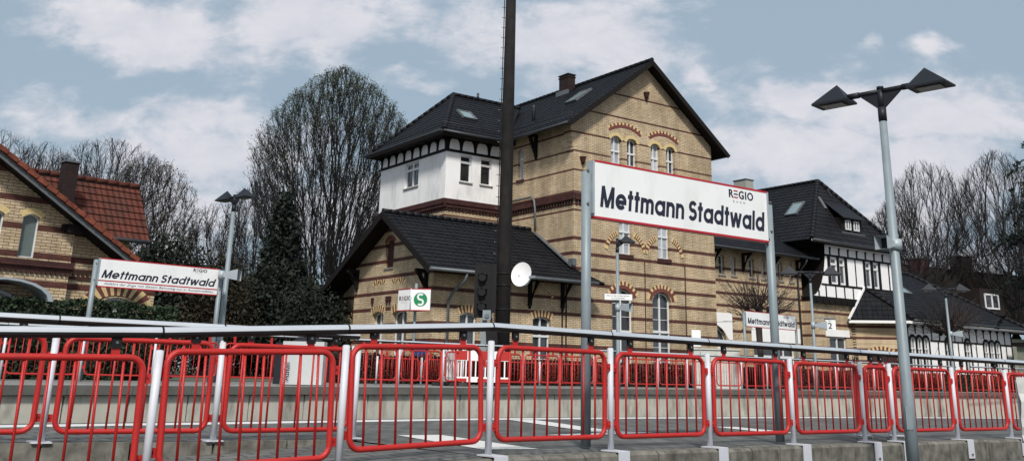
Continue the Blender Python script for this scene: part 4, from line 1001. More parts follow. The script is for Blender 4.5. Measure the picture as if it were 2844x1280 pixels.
# cornice with dentils round the two visible faces
mb = MB()
for (W_, L_) in ((Wf, 9.2), (Ws, 5.5)):
    e0, e1 = (-.10, .0) if W_ is Ws else (-.10, .10)
    x0, x1 = (0, L_+.10) if W_ is Ws else (0, L_)
    W_.bx(mb, x0, x1, 8.62, 8.78, -.02, .10); W_.bx(mb, x0, x1, 8.46, 8.618, -.02, .14 if W_ is Wf else .139)
    k = .1
    while k < L_: W_.bx(mb, k, k+.09, 8.24, 8.458, -.02, .06); k += .21
mb.build('cornice', M_brickred, st)
# corbelled corner under the eave
mb = MB()
for k in range(7): Ws.bx(mb, 5.5-.55, 5.5-.003, 10.75+k*.22, 10.97+k*.22-.004, -.02, .035+.035*k)
mb.build('corner_corbel', M_brick, st)
for s_, h_ in ((.46, 10.35), (4.59, 14.25)):
    mb = MB(); p = Wf.P(s_, h_, .10); mb.tube([p-Vector((0, 0, .22)), p-Vector((0, 0, .05)), p+Vector((0, 0, .12)), p+Vector((0, 0, .16))], [.04, .10, .15, .17], 8); mb.build('wall_corbel', M_brickred, st)
EB = -.55
tiles([(-.72, EB, rh(-.72)), (-.72, 13.4, rh(-.72)), (4.6, 13.4, 15.98), (4.6, EB, 15.98)], st, MR)
tiles([(9.92, 13.4, rh(9.92)), (9.92, EB, rh(9.92)), (4.6, EB, 15.98), (4.6, 13.4, 15.98)], st, MR)
ridge((4.6, EB, 16.01), (4.6, 13.4, 16.01), st, M_roof)
mb = MB()   # verge boards
for s0, s1 in ((-.74, 4.6), (4.6, 9.94)):
    p, q = Vector((s0, EB-.02, rh(s0)-.10)), Vector((s1, EB-.02, rh(s1)-.10)); n_ = (q-p).normalized(); mb.obox((p+q)/2, (q-p)/2, (0, .02, 0), Vector((-n_.z, 0, n_.x))*.12 if n_.x else (0, 0, .1))
mb.build('verge_board', M_timberb, st)
pipe([(-.80, EB, rh(-.72)-.05), (-.80, 4.9, rh(-.72)-.05)], .075, st, M_gutterdark, 'gutter'); pipe([(10.0, EB, rh(9.92)-.05), (10.0, 3.2, rh(9.92)-.05)], .075, st, M_gutterdark, 'gutter')
mb = MB(); mb.box(4.0, 4.5, 5.5, 6.3, 14.8, 16.62); mb.box(3.97, 4.53, 5.47, 6.33, 16.46, 16.53); ch = mb.build('chimney', M_chimney, st)
mb = MB(); mb.box(3.95, 4.55, 5.45, 6.35, 16.62, 16.67); mb.build('cap', M_gutterdark, ch); mb = MB(); mb.box(3.86, 3.99, 5.4, 6.4, 15.3, 15.7); mb.build('flashing', M_zinc, ch)
def skylight(c, ea, eb, nrm, wa, wb):
    c, ea, eb, nrm = Vector(c), Vector(ea).normalized(), Vector(eb).normalized(), Vector(nrm).normalized(); mb = MB()
    for s_ in (-1, 1): mb.obox(c+ea*s_*wa+nrm*.07, ea*.05, eb*(wb+.05), nrm*.06); mb.obox(c+eb*s_*wb+nrm*.07, ea*wa, eb*.05, nrm*.055)
    o = mb.build('skylight', M_zinc, st); mb = MB(); mb.obox(c+nrm*.08, ea*wa, eb*wb, nrm*.02); mb.build('pane', M_skyl, o)
nl = Vector((-SL, 0, 1)).normalized(); skylight((2.5, 2.7, rh(2.5)), (0, 1, 0), (1, 0, SL), nl, .40, .62)
def guard(p, q, nrm):
    p, q, nrm = Vector(p), Vector(q), Vector(nrm).normalized(); mb = MB(); n_ = int((q-p).length/.30)
    for z in (.10, .22): mb.tube([p+nrm*z, q+nrm*z], .016, 4)
    for k in range(n_+1): c = p.lerp(q, k/n_); mb.tube([c, c+nrm*.24], .012, 4)
    mb.build('snow_guard', M_gutterdark, st)
guard((-.25, -.3, rh(-.25)+.02), (-.25, 4.8, rh(-.25)+.02), nl)
pipe([(1.1, 4.7, rh(1.1)-.1), (1.1, 4.7, rh(1.1)+.75), (1.1, 4.7, rh(1.1)+.8)], .09, st, M_gutterdark, 'vent_pipe')
# timber bracket below the side eave and the drain pipe on the side wall
def bracket(W, a, zb, zt_, o_, parent=None, m_=None):
    mb = MB(); W.bx(mb, a-.07, a+.07, zb, zt_, .0, .14); W.bx(mb, a-.065, a+.065, zt_-.14, zt_, .14, o_)
    pts = [(.14, zb+.1), (.14, zb+.32), (o_-.06, zt_-.14), (o_-.28, zt_-.14)]
    mb.prism([(x, z) for x, z in pts], W.P(a, 0, 0)-W.d*.05, W.o, (0, 0, 1), W.d*.10)
    mb.obox(W.P(a, zb-.06, .07), W.d*.04, W.o*.04, (0, 0, .07)); return mb.build('bracket', m_ or M_timber, parent or st)
bracket(Ws, 2.6, 10.9, 12.05, .6); 
pipe([(-.16, 5.3, 8.95), (-.16, 3.1, 8.95), (-.16, 2.85, 8.75), (-.16, 2.75, 8.3), (-.16, 2.7, 7.3)], .055, st, M_zinc)

# --- white corner tower
s2 = -3.6
Wt = Wall((s2, 5.5), (0, 5.5)); Wl = Wall((s2, 12.25), (s2, 5.5)); L2 = 6.75
fo_ = [(.84, 1.50, 9.72, 11.07, 0), (2.05, 2.72, 9.72, 11.07, 0)]
wall_obj(Wt, [(0, 8.8), (3.6, 8.8), (3.6, 12.1), (0, 12.1)], fo_, M_plaster, depth=.15)
lo_ = [(2.70, 4.10, 9.78, 11.08, 0)]
wall_obj(Wl, [(0, 8.8), (L2, 8.8), (L2, 12.1), (0, 12.1)], lo_, M_plaster, depth=.15)
for a, b, z0, z1, r_ in fo_: Wt.window(a, b, z0, z1, 0, st, mull=(), trans=(.74,), depth=.13, glass=M_glassd, fr=.075, sill=.06)
Wl.window(2.70, 4.10, 9.78, 11.08, 0, st, mull=(.5,), trans=(.72,), depth=.13, glass=M_glass, fr=.085, sill=.06)
Wt2 = Wall((s2+.06, 5.56), (0, 5.56)); Wl2 = Wall((s2+.06, 12.19), (s2+.06, 5.56))
wo = [(.80, 1.45, 6.2, 7.62, .12), (2.00, 2.65, 6.2, 7.62, .12)]
wall_obj(Wt2, [(0, 4), (3.54, 4), (3.54, 8.5), (0, 8.5)], wo)
wall_obj(Wl2, [(0, G0), (6.63, G0), (6.63, 8.5), (0, 8.5)])
for a, b, z0, z1, r_ in wo:
    Wt2.window(a, b, z0, z1, r_, st, depth=.14, trans=(.6,)); Wt2.arch(a-.02, b+.02, 7.5, .12, .30, 11, st)
mb = MB()
for (W_, L_) in ((Wt, 3.6), (Wl, 6.75)):
    x1 = L_+(.10 if W_ is Wl else 0)
    W_.bx(mb, 0, x1, 8.55, 8.797, -.02, .10); W_.bx(mb, 0, x1, 8.38, 8.547, -.02, .05); k = .05
    while k < L_: W_.bx(mb, k, k+.10, 8.24, 8.378, -.06, .0); k += .2
mb.build('cornice', M_brickred, st)
mb = MB(); n4, n8 = 4, 8
for (W_, L_, nn_) in ((Wt, 3.6, 4.3), (Wl, 6.75, 8)):
    W_.bx(mb, 0, L_+(.05 if W_ is Wl else 0), 11.14, 11.27, .0, .045); W_.bx(mb, 0, L_+(.05 if W_ is Wl else 0), 11.80, 12.06, .0, .045)
    k = 0; sp_ = L_/nn_
    while k*sp_ <= L_+.01:
        a = min(max(k*sp_, .07), L_-.06); W_.bx(mb, a-.07, a+.07, 11.27, 11.80, .0, .04)
        for sg_ in (-1, 1):
            mb.prism([(0, 0), (sg_*.05, .28), (sg_*.16, .40), (0, .40)], W_.P(a+sg_*.07, 11.40, .0), W_.d, (0, 0, 1), W_.o*.035)
        mb.prism([(0, 0), (.34, .30), (.34, .40), (0, .40)], W_.P(a-.035, 11.62, .045), W_.o, (0, 0, 1), W_.d*.07); k += 1
mb.build('timber_frieze', M_timber, st)
# tower roof: hip on the left, ridge running into the main roof
TE, TA = 11.95, 15.2
tiles([(-4.25, 4.75, TE), (-.55, 4.75, TE), (3.3, 9, TA), (-1.2, 9, TA)], st, MR)
tiles([(-4.25, 12.8, TE), (-4.25, 4.75, TE), (-1.2, 9, TA)], st, MR)
tiles([(.6, 12.8, TE), (-4.25, 12.8, TE), (-1.2, 9, TA), (3.3, 9, TA)], st, MR)
ridge((-4.25, 4.75, TE+.03), (-1.2, 9, TA+.03), st, M_roof, .13); ridge((-4.25, 12.8, TE+.03), (-1.2, 9, TA+.03), st, M_roof); ridge((-1.2, 9, TA+.03), (3.3, 9, TA+.03), st, M_roof)
mb = MB(); mb.face([(-4.25, 4.75, TE-.12), (-4.25, 12.8, TE-.12), (0, 12.8, TE-.12), (0, 4.75, TE-.12)]); mb.box(-4.27, 0, 4.72, 4.76, TE-.16, TE+.02); mb.box(-4.29, -4.25, 4.765, 12.82, TE-.16, TE+.02); mb.build('soffit', M_timberb, st)
pipe([(-4.32, 4.68, TE-.03), (-.7, 4.68, TE-.03)], .07, st, M_gutterdark, 'gutter'); pipe([(-4.44, 4.68, TE-.03), (-4.44, 12.8, TE-.03)], .07, st, M_gutterdark, 'gutter')
tn = Vector((0, -.765, 1)).normalized(); skylight((-1.75, 6.72, TE+(6.72-4.75)*.765), (1, 0, 0), (0, 1, .765), tn, .38, .42)
guard((-4.0, 5.15, TE+.33), (-.7, 5.15, TE+.33), tn); hn = Vector((-1.03, 0, 1)).normalized(); guard((-4.0, 12.8, TE+.37), (-4.0, 5.0, TE+.37), hn)
pipe([(.4, 9, TA), (.4, 9, TA+.4)], .07, st, M_gutterdark, 'vent_pipe'); mb = MB(); mb.box(-.75, -.1, 4.7, 5.3, TE+.15, TE+.22); mb.build('flashing', M_zinc, st)

# --- low gabled wing on the left
s3 = -7.3; WE, WT_ = 4.65, 7.36
Wp = Wall((s3, .004), (-.004, .004)); Wg = Wall((s3, 7.0), (s3, 0)); Wx = Wall((-6.9, 9.4), (-6.9, 7.0))
po_ = [(5.08, 6.04, G0+.15, 3.12, .12), (1.35, 2.2, 1.0, 3.08, .12)]
wall_obj(Wp, [(0, G0), (7.296, G0), (7.296, 5.25), (0, 5.25)], po_, depth=.2)
for a, b, z0, z1, r_ in po_: Wp.window(a, b, z0, z1, r_, st, trans=(.70,), bars=(.35,), depth=.18, glass=M_glass); Wp.arch(a-.03, b+.03, 3.0, .12, .28, 13, st)
for a in (.9, 1.75, 2.5): pass
Wp.arch(5.0, 6.15, 3.75, .42, .13, 7, st, half=(.05, .33)); Wp.arch(5.0, 6.15, 3.75, .42, .13, 7, st, half=(.67, .95))
go = [(1.92, 2.93, .9, 3.2, .14), (3.74, 5.0, .9, 3.2, .14), (2.80, 3.55, 5.05, 6.30, .20)]
wall_obj(Wg, [(0, G0), (7, G0), (7, 5.05), (3.7, 7.18), (0, 5.22)], go, depth=.24)
mb = MB(); Wg.bx(mb, 2.80, 3.55, 5.05, 6.3, -.22, -.12); mb.build('blind_niche', M_brickred, st)
Wg.arch(2.78, 3.57, 6.1, .2, .18, 7, st, mats=[M_arcr, M_arcr]); mb = MB(); Wg.bx(mb, 2.76, 3.59, 4.98, 5.05, -.1, .05); mb.build('sill', M_stone, st)
Wg.window(1.92, 2.93, .9, 3.2, .14, st, trans=(.7,), depth=.22, glass=M_glassd); Wg.window(3.74, 5.0, .9, 3.2, .14, st, trans=(.7,), depth=.22, glass=M_glass)
for a, b in ((1.92, 2.93), (3.74, 5.0)): Wg.arch(a-.05, b+.05, 3.06, .14, .28, 13, st)
for a in (1.9, 2.45, 3.6, 4.2): Wg.arch(a, a+.42, 4.28, .12, .20, 7, st)
for a in (1.75, 3.1, 3.35): mb = MB(); Wg.bx(mb, a, a+.22, 3.62, 3.82, 0, .05); Wg.bx(mb, a+.05, a+.17, 3.46, 3.615, 0, .035); mb.build('corbel', M_brickred, st)
wall_obj(Wx, [(0, G0), (2.4, G0), (2.4, 5.1), (0, 3.98)], [(1.55, 2.2, .9, 3.2, .12)]); Wx.window(1.55, 2.2, .9, 3.2, .12, st, depth=.14, trans=(.7,), glass=M_glassl); Wx.arch(1.5, 2.25, 3.08, .12, .26, 9, st)
mb = MB(); Wk = Wall((s3, 7.0), (s3, 6.6)); mb.face([(s3, 7.0, G0), (-6.9, 7.0, G0), (-6.9, 7.0, 5.3), (s3, 7.0, 5.3)]); mb.build('wall', M_brick, st)
bs = (WT_-3.95)/(9.7-3.3)
tiles([(-8.05, -1.0, WE), (0, -1.0, WE), (0, 3.3, WT_), (-8.05, 3.3, WT_)], st, MR)
tiles([(0, 9.7, 3.95), (-8.05, 9.7, 3.95), (-8.05, 3.3, WT_), (0, 3.3, WT_)], st, MR)
tiles([(0.0, -1.0, WE), (1.0, -1.0, WE), (0.0, -.06, WE+.65)], st, MR)
ridge((-8.05, 3.3, WT_+.03), (0, 3.3, WT_+.03), st, M_roof)
mb = MB(); sl_ = (WT_-WE)/4.3
for (t0, z0, t1, z1) in ((-1.0, WE, 3.3, WT_), (3.3, WT_, 9.7, 3.95)):
    p, q = Vector((-8.07, t0, z0-.10)), Vector((-8.07, t1, z1-.10)); n_ = (q-p).normalized(); mb.obox((p+q)/2, (q-p)/2, (.02, 0, 0), Vector((0, -n_.z, n_.y))*.14)
mb.build('verge_board', M_timberb, st)
pipe([(-8.1, -1.08, WE-.03), (.55, -1.08, WE-.03)], .075, st, M_zinc, 'gutter')
pipe([(-6.35, -1.05, WE-.1), (-6.35, -.95, WE-.35), (-6.55, -.3, WE-.85), (-6.6, -.12, WE-1.15), (-6.6, -.12, G0)], .06, st, M_zinc)
for a in (4.85, 6.65): bracket(Wp, a, 3.55, 4.75, .85)
for a, zb in ((6.55, 3.9), (.3, 4.3), ): bracket(Wg, a, zb, zb+.85, .6)
mb = MB(); p, q = Vector((-.10, 2.75, WE+3.75*sl_+.16)), Vector((-.10, -.05, WE+.95*sl_+.16)); mb.obox((p+q)/2, (q-p)/2, (.11, 0, 0), (0, 0, .03)); mb.box(-.2, .02, -.2, .12, WE+.8, WE+1.1); mb.build('flashing', M_zinc, st)
mb = MB(); mb.box(-.44, -.36, -.012, .01, G0, 4.6); mb.box(-.66, -.58, -.012, .01, G0, 4.6); mb.build('corner_groove', M_chimney, st)
mb = MB(); Wg.bx(mb, 5.7, 6.7, .9, 1.9, .003, .05); mb.build('timetable_case', mat('blue_case', (.02, .08, .24), .4), st)

# --- recessed middle wing
Wm = Wall((9.2, 3.9), (20.9, 3.9)); sx = lambda s: s-9.2
mw = [(13.70, 14.17), (14.72, 15.13), (16.26, 16.70), (17.28, 17.66), (18.79, 19.2), (19.80, 20.15)]
mo = [(sx(a), sx(b), 6.37, 7.47, .06) for a, b in mw]+[(sx(11.55), sx(14.30), .5, 3.62, 1.25), (sx(16.35), sx(20.0), .5, 2.78, 0)]
wall_obj(Wm, [(0, G0), (11.7, G0), (11.7, 8.3), (0, 8.3)], mo, depth=.24)
for i, (a, b) in enumerate(mw): Wm.window(sx(a), sx(b), 6.37, 7.47, .06, st, mull=(), trans=(), bars=(.5,), depth=.2, glass=M_glassl if i % 2 else M_glass, fr=.06, sill=.09)
Wm.window(sx(11.55), sx(14.30), .5, 3.62, 1.25, st, mull=(.33, .66), trans=(.6,), depth=.22, glass=M_glassd, fr=.08)
Wm.window(sx(16.35), sx(20.0), .5, 2.78, 0, st, mull=(.25, .5, .75), trans=(.66,), depth=.22, glass=M_glassd, fr=.07)
mb = MB(); K = 16      # white plaster field with the round arch cut out
a0, a1, zs, rs = sx(11.55)-.02, sx(14.30)+.02, 3.62-1.25, 1.27
for k in range(K):
    t0, t1 = -1+2*k/K, -1+2*(k+1)/K; f_ = lambda t: (a0+a1)/2+(a1-a0)/2*t
    h0, h1 = max(2.8, zs+rs*max(0, 1-t0*t0)**.5), max(2.8, zs+rs*max(0, 1-t1*t1)**.5)
    mb.face([Wm.P(f_(t0), h0, .02), Wm.P(f_(t1), h1, .02), Wm.P(f_(t1), 4.25, .02), Wm.P(f_(t0), 4.25, .02)])
Wm.bx(mb, a1, a1+.30, 2.8, 4.25, 0, .02); Wm.bx(mb, a0-.3, a0, 2.8, 4.25, 0, .02); Wm.bx(mb, sx(16.2), sx(20.66), 2.80, 3.66, 0, .025); mb.build('plaster_field', M_plaster2, st)
for a in (13.2, 15.7, 18.2, 20.5): bracket(Wm, sx(a), 6.75, 7.7, .7)
MS = .62; EM = 7.8
tiles([(9.2, 3.05, EM), (21.4, 3.05, EM), (21.4, 7.4, EM+4.35*MS), (9.2, 7.4, EM+4.35*MS)], st, MR)
tiles([(21.4, 11.8, EM), (9.2, 11.8, EM), (9.2, 7.4, EM+4.35*MS), (21.4, 7.4, EM+4.35*MS)], st, MR)
pipe([(9.9, 2.97, EM-.03), (21.5, 2.97, EM-.03)], .07, st, M_gutterdark, 'gutter')
pipe([(20.4, 3.0, EM-.1), (20.4, 3.1, EM-.35), (20.45, 3.75, 6.9), (20.45, 3.8, 6.5), (20.5, 3.78, G0)], .055, st, M_gutterdark)

# --- half-timbered tower house on the right
Wh = Wall((20.85, 3.3), (29.1, 3.3)); hx = lambda s: s-20.85
wall_obj(Wh, [(0, G0), (8.25, G0), (8.25, 5.3), (0, 5.3)], [(hx(22.45), hx(24.1), .8, 3.28, 0)], depth=.18)
Wh.window(hx(22.45), hx(24.1), .8, 3.28, 0, st, trans=(.68,), depth=.16, glass=M_glass, fr=.08)
mb = MB(); Wh.bx(mb, hx(22.1), hx(24.4), 3.30, 3.70, 0, .025); mb.build('plaster_field', M_plaster2, st)
mb = MB(); mb.face([(20.85, 3.9, G0), (20.85, 3.3, G0), (20.85, 3.3, 5.3), (20.85, 3.9, 5.3)]); mb.build('wall', M_brick, st)
edge = [(5.55, 20.75), (5.75, 21.15), (6.0, 21.45), (6.4, 21.72), (7.0, 21.98), (7.8, 22.17), (8.72, 22.25)]
hw = [(22.73, 23.35), (23.60, 24.12), (26.26, 26.78), (27.08, 27.58)]
Wq = Wall((0, 3.1), (29.1, 3.1))
wall_obj(Wq, [(22.25, 5.55), (29.1, 5.55), (29.1, 8.75), (22.25, 8.75)], [(a, b, 6.43, 8.0, 0) for a, b in hw], M_plaster2, 'plaster_wall', depth=.12)
mb = MB()
for k in range(len(edge)-1): mb.face([Wq.P(edge[k][1], edge[k][0]), Wq.P(22.25, edge[k][0]), Wq.P(22.25, edge[k+1][0]), Wq.P(edge[k+1][1], edge[k+1][0])])
mb.build('flared_plaster', M_plaster2, st)
mb = MB()
for k in range(len(edge)-1): mb.face([(edge[k][1], 3.06, edge[k][0]), (edge[k][1], 9.5, edge[k][0]), (edge[k+1][1], 9.5, edge[k+1][0]), (edge[k+1][1], 3.06, edge[k+1][0])])
mb.face([(20.75, 3.06, 5.55), (20.75, 9.5, 5.55), (20.9, 9.5, 5.2), (20.9, 3.2, 5.2)]); mb.build('slate_side', M_timberb, st)
for a, b in hw: Wq.window(a, b, 6.43, 8.0, 0, st, mull=(), trans=(.75,), bars=(), depth=.06, glass=M_glass, fr=.09)
mb = MB()
for (a, b, z0, z1) in [(22.2, 29.1, 8.05, 8.17), (21.75, 22.6, 6.28, 6.38), (22.6, 29.1, 6.28, 6.40), (22.45, 22.72, 6.4, 8.05), (23.36, 23.59, 6.4, 8.05), (24.13, 24.40, 6.4, 8.05), (26.02, 26.25, 6.4, 8.05), (26.79, 27.07, 6.4, 8.05), (27.59, 27.85, 6.4, 8.05), (25.18, 25.26, 6.4, 8.05), (28.68, 28.78, 6.4, 8.05), (22.1, 22.2, 5.6, 6.28), (21.4, 21.5, 5.6, 5.95)]:
    Wq.bx(mb, a, b, z0, z1, 0, .03)
for k in range(8): a = 23.1+k*.86; Wq.bx(mb, a-.045, a+.045, 5.60, 6.28, 0, .028)
for k in range(8):
    a = 22.75+k*.90; Wq.bx(mb, a-.06, a+.06, 8.17, 8.70, 0, .028)
    pts = [(.06, 0)]+[(.06+.42*(1-math.cos(R(90*j/6))), .46*math.sin(R(90*j/6))) for j in range(7)]+[(.06, .46)]
    mb.prism([(.055, .10), (.08, .30), (.15, .40), (.27, .48), (.055, .48)], Wq.P(a, 8.22, 0), Wq.d, (0, 0, 1), Wq.o*.028)
Wq.bx(mb, 20.8, 29.1, 5.18, 5.60, -.1, .06)
for k in range(14): a = 21.2+k*.58; Wq.bx(mb, a-.08, a+.08, 5.22, 5.40, .06, .13)
mb.build('timber_frame', M_timber, st)
HE, HA, AT = 8.85, 13.36, 5.4
tiles([(20.35, 2.5, HE), (29.85, 2.5, HE), (25.1, AT, HA)], st, MR)
tiles([(20.35, 13.5, HE), (20.35, 2.5, HE), (25.1, AT, HA), (25.1, 13.5, HA)], st, MR)
tiles([(29.85, 2.5, HE), (29.85, 13.5, HE), (25.1, 13.5, HA), (25.1, AT, HA)], st, MR)
ridge((20.35, 2.5, HE+.03), (25.1, AT, HA+.03), st, M_roof, .14); ridge((29.85, 2.5, HE+.03), (25.1, AT, HA+.03), st, M_roof, .14); ridge((25.1, AT, HA+.03), (25.1, 13.5, HA+.03), st, M_roof)
mb = MB(); mb.face([(20.4, 2.55, HE-.11), (29.8, 2.55, HE-.11), (29.8, 3.2, HE-.11), (20.4, 3.2, HE-.11)]); mb.build('soffit', M_timberb, st)
mb = MB(); mb.box(22.2, 29.6, 2.98, 3.03, HE-.22, HE-.12); mb.box(20.3, 29.9, 2.46, 2.5, HE-.10, HE-.0); mb.build('fascia_board', [M_plaster2], st)
pipe([(20.3, 2.42, HE-.03), (29.9, 2.42, HE-.03)], .065, st, M_gutterdark, 'gutter')
mb = MB(); mb.face([(29.1, 3.1, 4), (29.1, 9, 4), (29.1, 9, 8.75), (29.1, 3.1, 8.75)]); mb.face([(21.2, 13, G0), (29.1, 13, G0), (29.1, 13, 8.75), (21.2, 13, 8.75)]); mb.build('wall', M_plaster2, st)
sk_n = Vector((-.96, 0, 1)).normalized(); skylight((22.9, 5.6, HE+(22.9-20.35)*.949), (0, 1, 0), (1, 0, .949), sk_n, .42, .62)
mb = MB(); mb.box(23.9, 24.7, 10.5, 11.6, 12.0, 14.1); ch = mb.build('chimney', mat('rendered_chimney', (.30, .31, .28), .85), st); mb = MB(); mb.box(23.85, 24.75, 10.45, 11.65, 14.1, 14.16); mb.build('cap', M_zinc, ch)
dm = MB(); dm.box(24.15, 26.25, 3.12, 4.2, 9.72, 10.66); dmo = dm.build('dormer', M_timberb, st)
mb = MB(); mb.face([(24.0, 2.85, 10.62), (26.45, 2.85, 10.62), (26.2, 4.62, 11.98), (24.25, 4.62, 11.98)]); mb.face([(24.0, 2.85, 10.55), (26.45, 2.85, 10.55), (26.45, 2.85, 10.62), (24.0, 2.85, 10.62)]); mb.face([(24.0, 2.85, 10.55), (24.25, 4.62, 11.9), (26.2, 4.62, 11.9), (26.45, 2.85, 10.55)]); mb.build('dormer_roof', M_roof, dmo)
Wd = Wall((24.15, 3.12), (26.25, 3.12))
for a in (.35, 1.2): Wd.window(a, a+.55, 9.88, 10.5, 0, dmo, mull=(.5,), depth=-.05, glass=M_glass, fr=.07)
mb = MB(); mb.box(24.0, 26.4, 3.0, 3.1, 9.62, 9.70); mb.build('flashing', M_zinc, st)
mb = MB(); mb.obox((25.6, 5.05, 12.78), (.06, .1, .0), (0, .25, .40), (0, -.02, .02)); mb.build('flashing', M_zinc, st)
mb = MB(); mb.obox((23.85, 4.2, 11.65), (.12, 0, 0), (0, .25, .40), (0, -.02, .02)); mb.build('flashing', M_zinc, st)

# --- low half-timbered annex
Wc = Wall((24.7, 3.3), (26.9, 1.0)); Wa = Wall((26.9, 1.0), (39.0, 1.0)); ax_ = lambda s: s-26.9
wall_obj(Wc, [(0, G0), (3.18, G0), (3.18, 4.2), (0, 4.2)], [(.75, 2.5, 1.0, 2.62, .30)]); Wc.arch(.72, 2.53, 2.3, .30, .22, 17, st)
mb = MB(); Wc.bx(mb, .75, 2.5, 1.0, 2.62, -.15, -.09); mb.build('blind_window', M_brickred, st)
aw = []
for c0_ in (27.15, 27.85, 28.55, 35.45, 36.15, 36.85): aw.append((c0_, c0_+.56))
aw += [(31.0, 31.55), (33.2, 33.8)]
wall_obj(Wa, [(0, G0), (12.1, G0), (12.1, 4.28), (0, 4.28)], [(ax_(a), ax_(b), 1.0, 3.42, .28) for a, b in aw], M_plaster2, 'plaster_wall', depth=.14)
for a, b in aw: Wa.window(ax_(a), ax_(b), 1.0, 3.42, .28, st, mull=(.5,), trans=(.72,), depth=.1, glass=M_glass, fr=.055)
mb = MB(); free = lambda a0, a1: all(b+.02 < a0 or a-.02 > a1 for a, b in aw)
for a in [x for ab in aw for x in (ab[0]-.075, ab[1]+.075)]: Wa.bx(mb, ax_(a)-.07, ax_(a)+.07, G0, 3.2, 0, .03)
for a, b in aw:
    c = ax_((a+b)/2)
    for j in range(8):
        t0, t1 = math.pi*j/8, math.pi*(j+1)/8; g = lambda t, r_, rz: (c-math.cos(t)*r_, 3.14+math.sin(t)*rz)
        q = [g(t0, .28, .28), g(t1, .28, .28), g(t1, .43, .46), g(t0, .43, .46)]; mb.face([Wa.P(x, z, .034) for x, z in q]); mb.face([Wa.P(q[3][0], q[3][1], .034), Wa.P(q[2][0], q[2][1], .034), Wa.P(q[2][0], q[2][1], 0), Wa.P(q[3][0], q[3][1], 0)])
for (a, b) in ((29.35, 35.3), (37.6, 39.0)): Wa.bx(mb, ax_(a), ax_(b), 3.22, 3.32, 0, .028)
for k in range(15):
    a = .02+k*.86
    if a > 12.1: break
    Wa.bx(mb, a-.05 if k else 0, a+.05, 3.62, 4.15, 0, .027)
    for sg_ in (-1, 1): mb.prism([(0, .12), (sg_*.02, .30), (sg_*.09, .42), (sg_*.20, .50), (0, .50)], Wa.P(a+sg_*.045, 3.66, 0), Wa.d, (0, 0, 1), Wa.o*.026)
    if 29.3 < a+26.9 < 35.2 or a+26.9 > 37.6: Wa.bx(mb, a-.045, a+.045, 3.32, 3.62, 0, .026)
for a in (30.15, 32.4, 34.5, 38.2): Wa.bx(mb, ax_(a)-.045, ax_(a)+.045, G0, 3.22, 0, .026)
Wa.bx(mb, 11.98, 12.1, G0, 4.15, 0, .031); Wa.bx(mb, -.02, .12, G0, 4.15, 0, .031); mb.build('timber_frame', M_timber, st)
mb = MB(); mb.face([(39.0, 1.0, G0), (39.0, 10, G0), (39.0, 10, 4.28), (39.0, 1.0, 4.28)]); mb.build('wall', M_plaster2, st)
AE = 4.38
tiles([(26.55, .25, AE), (39.8, .25, AE), (34.6, 5.5, 7.98), (26.0, 5.5, 7.98), (26.0, 3.12, 6.35)], st, MR)
tiles([(39.8, .25, AE), (39.8, 10.7, AE), (34.6, 5.5, 7.98)], st, MR)
tiles([(24.15, 3.08, AE), (26.55, .25, AE), (26.0, 3.12, 6.35)], st, MR)
ridge((39.8, .25, AE+.03), (34.6, 5.5, 8.01), st, M_roof, .12); ridge((26.55, .25, AE+.03), (26.0, 3.12, 6.38), st, M_roof, .12); ridge((34.6, 5.5, 8.01), (29.1, 5.5, 8.01), st, M_roof, .12)
mb = MB(); mb.box(26.5, 39.75, .33, .40, AE-.22, AE-.06); p, q = Vector((24.2, 3.12, AE-.14)), Vector((26.52, .38, AE-.14)); t = (q-p).normalized(); mb.obox((p+q)/2, (q-p)/2, Vector((t.y, -t.x, 0))*.03, (0, 0, .08))
p, q = Vector((24.13, 3.05, AE)), Vector((25.95, 3.05, 6.42)); mb.obox((p+q)/2, (q-p)/2, (0, .05, 0), Vector((-.05, 0, .04))); mb.build('fascia_board', M_plaster2, st)
pipe([(26.5, .18, AE-.03), (39.85, .18, AE-.03)], .06, st, M_gutterdark, 'gutter'); pipe([(26.75, .5, AE-.1), (26.72, .92, AE-.6), (26.72, .92, G0)], .05, st, M_gutterdark)
an = Vector((0, -.686, 1)).normalized(); skylight((30.4, 3.4, AE+(3.4-.25)*.686), (1, 0, 0), (0, 1, .686), an, .45, .5)

# ================================================================== yellow brick house at the left
hs = empty('brick_house', (-9.83, 27.0, 0), R(45)); tag(hs, 'yellow brick house with red tiled roofs and a tall dark chimney at the left', 'house')
def hw_obj(W, polys, ops=(), m_=None, name='wall', depth=.14): return wall_obj(W, polys, ops, m_, name, hs, depth)
rk = lambda s: 3.30+(-1.13-s)*.628       # underside of the right rake on the front
Wv = Wall((-11, -.25), (-2.45, -.25)); Wn = Wall((-2.45, 0), (0, 0))
vx = lambda s: s+11
vo = [(vx(-3.76), vx(-3.36), 3.22, 4.30, .09), (vx(-4.62), vx(-4.20), 3.22, 4.30, .09), (vx(-4.9), vx(-3.35), .8, 2.42, .35)]
hw_obj(Wv, [(0, .2), (8.55, .2), (8.55, rk(-2.45)+.02), (4.6, rk(-6.4)), (3.6, rk(-6.4)), (0, rk(-6.4)-2.2)], vo)
no = [(vx(-1.55)-vx(-2.45), vx(-.45)-vx(-2.45), .8, 2.42, .36)]
hw_obj(Wn, [(0, .2), (2.45, .2), (2.45, 3.0), (2.3, 3.22), (1.55, 3.25), (0, rk(-2.45))], no)
mb = MB(); mb.face([(-2.45, -.25, .2), (-2.45, 0, .2), (-2.45, 0, rk(-2.45)), (-2.45, -.25, rk(-2.45))]); mb.face([(0, 0, .2), (0, 3.0, .2), (0, 3.0, 3.4), (0, 0, 3.0)]); mb.build('wall', M_brickhouse, hs)
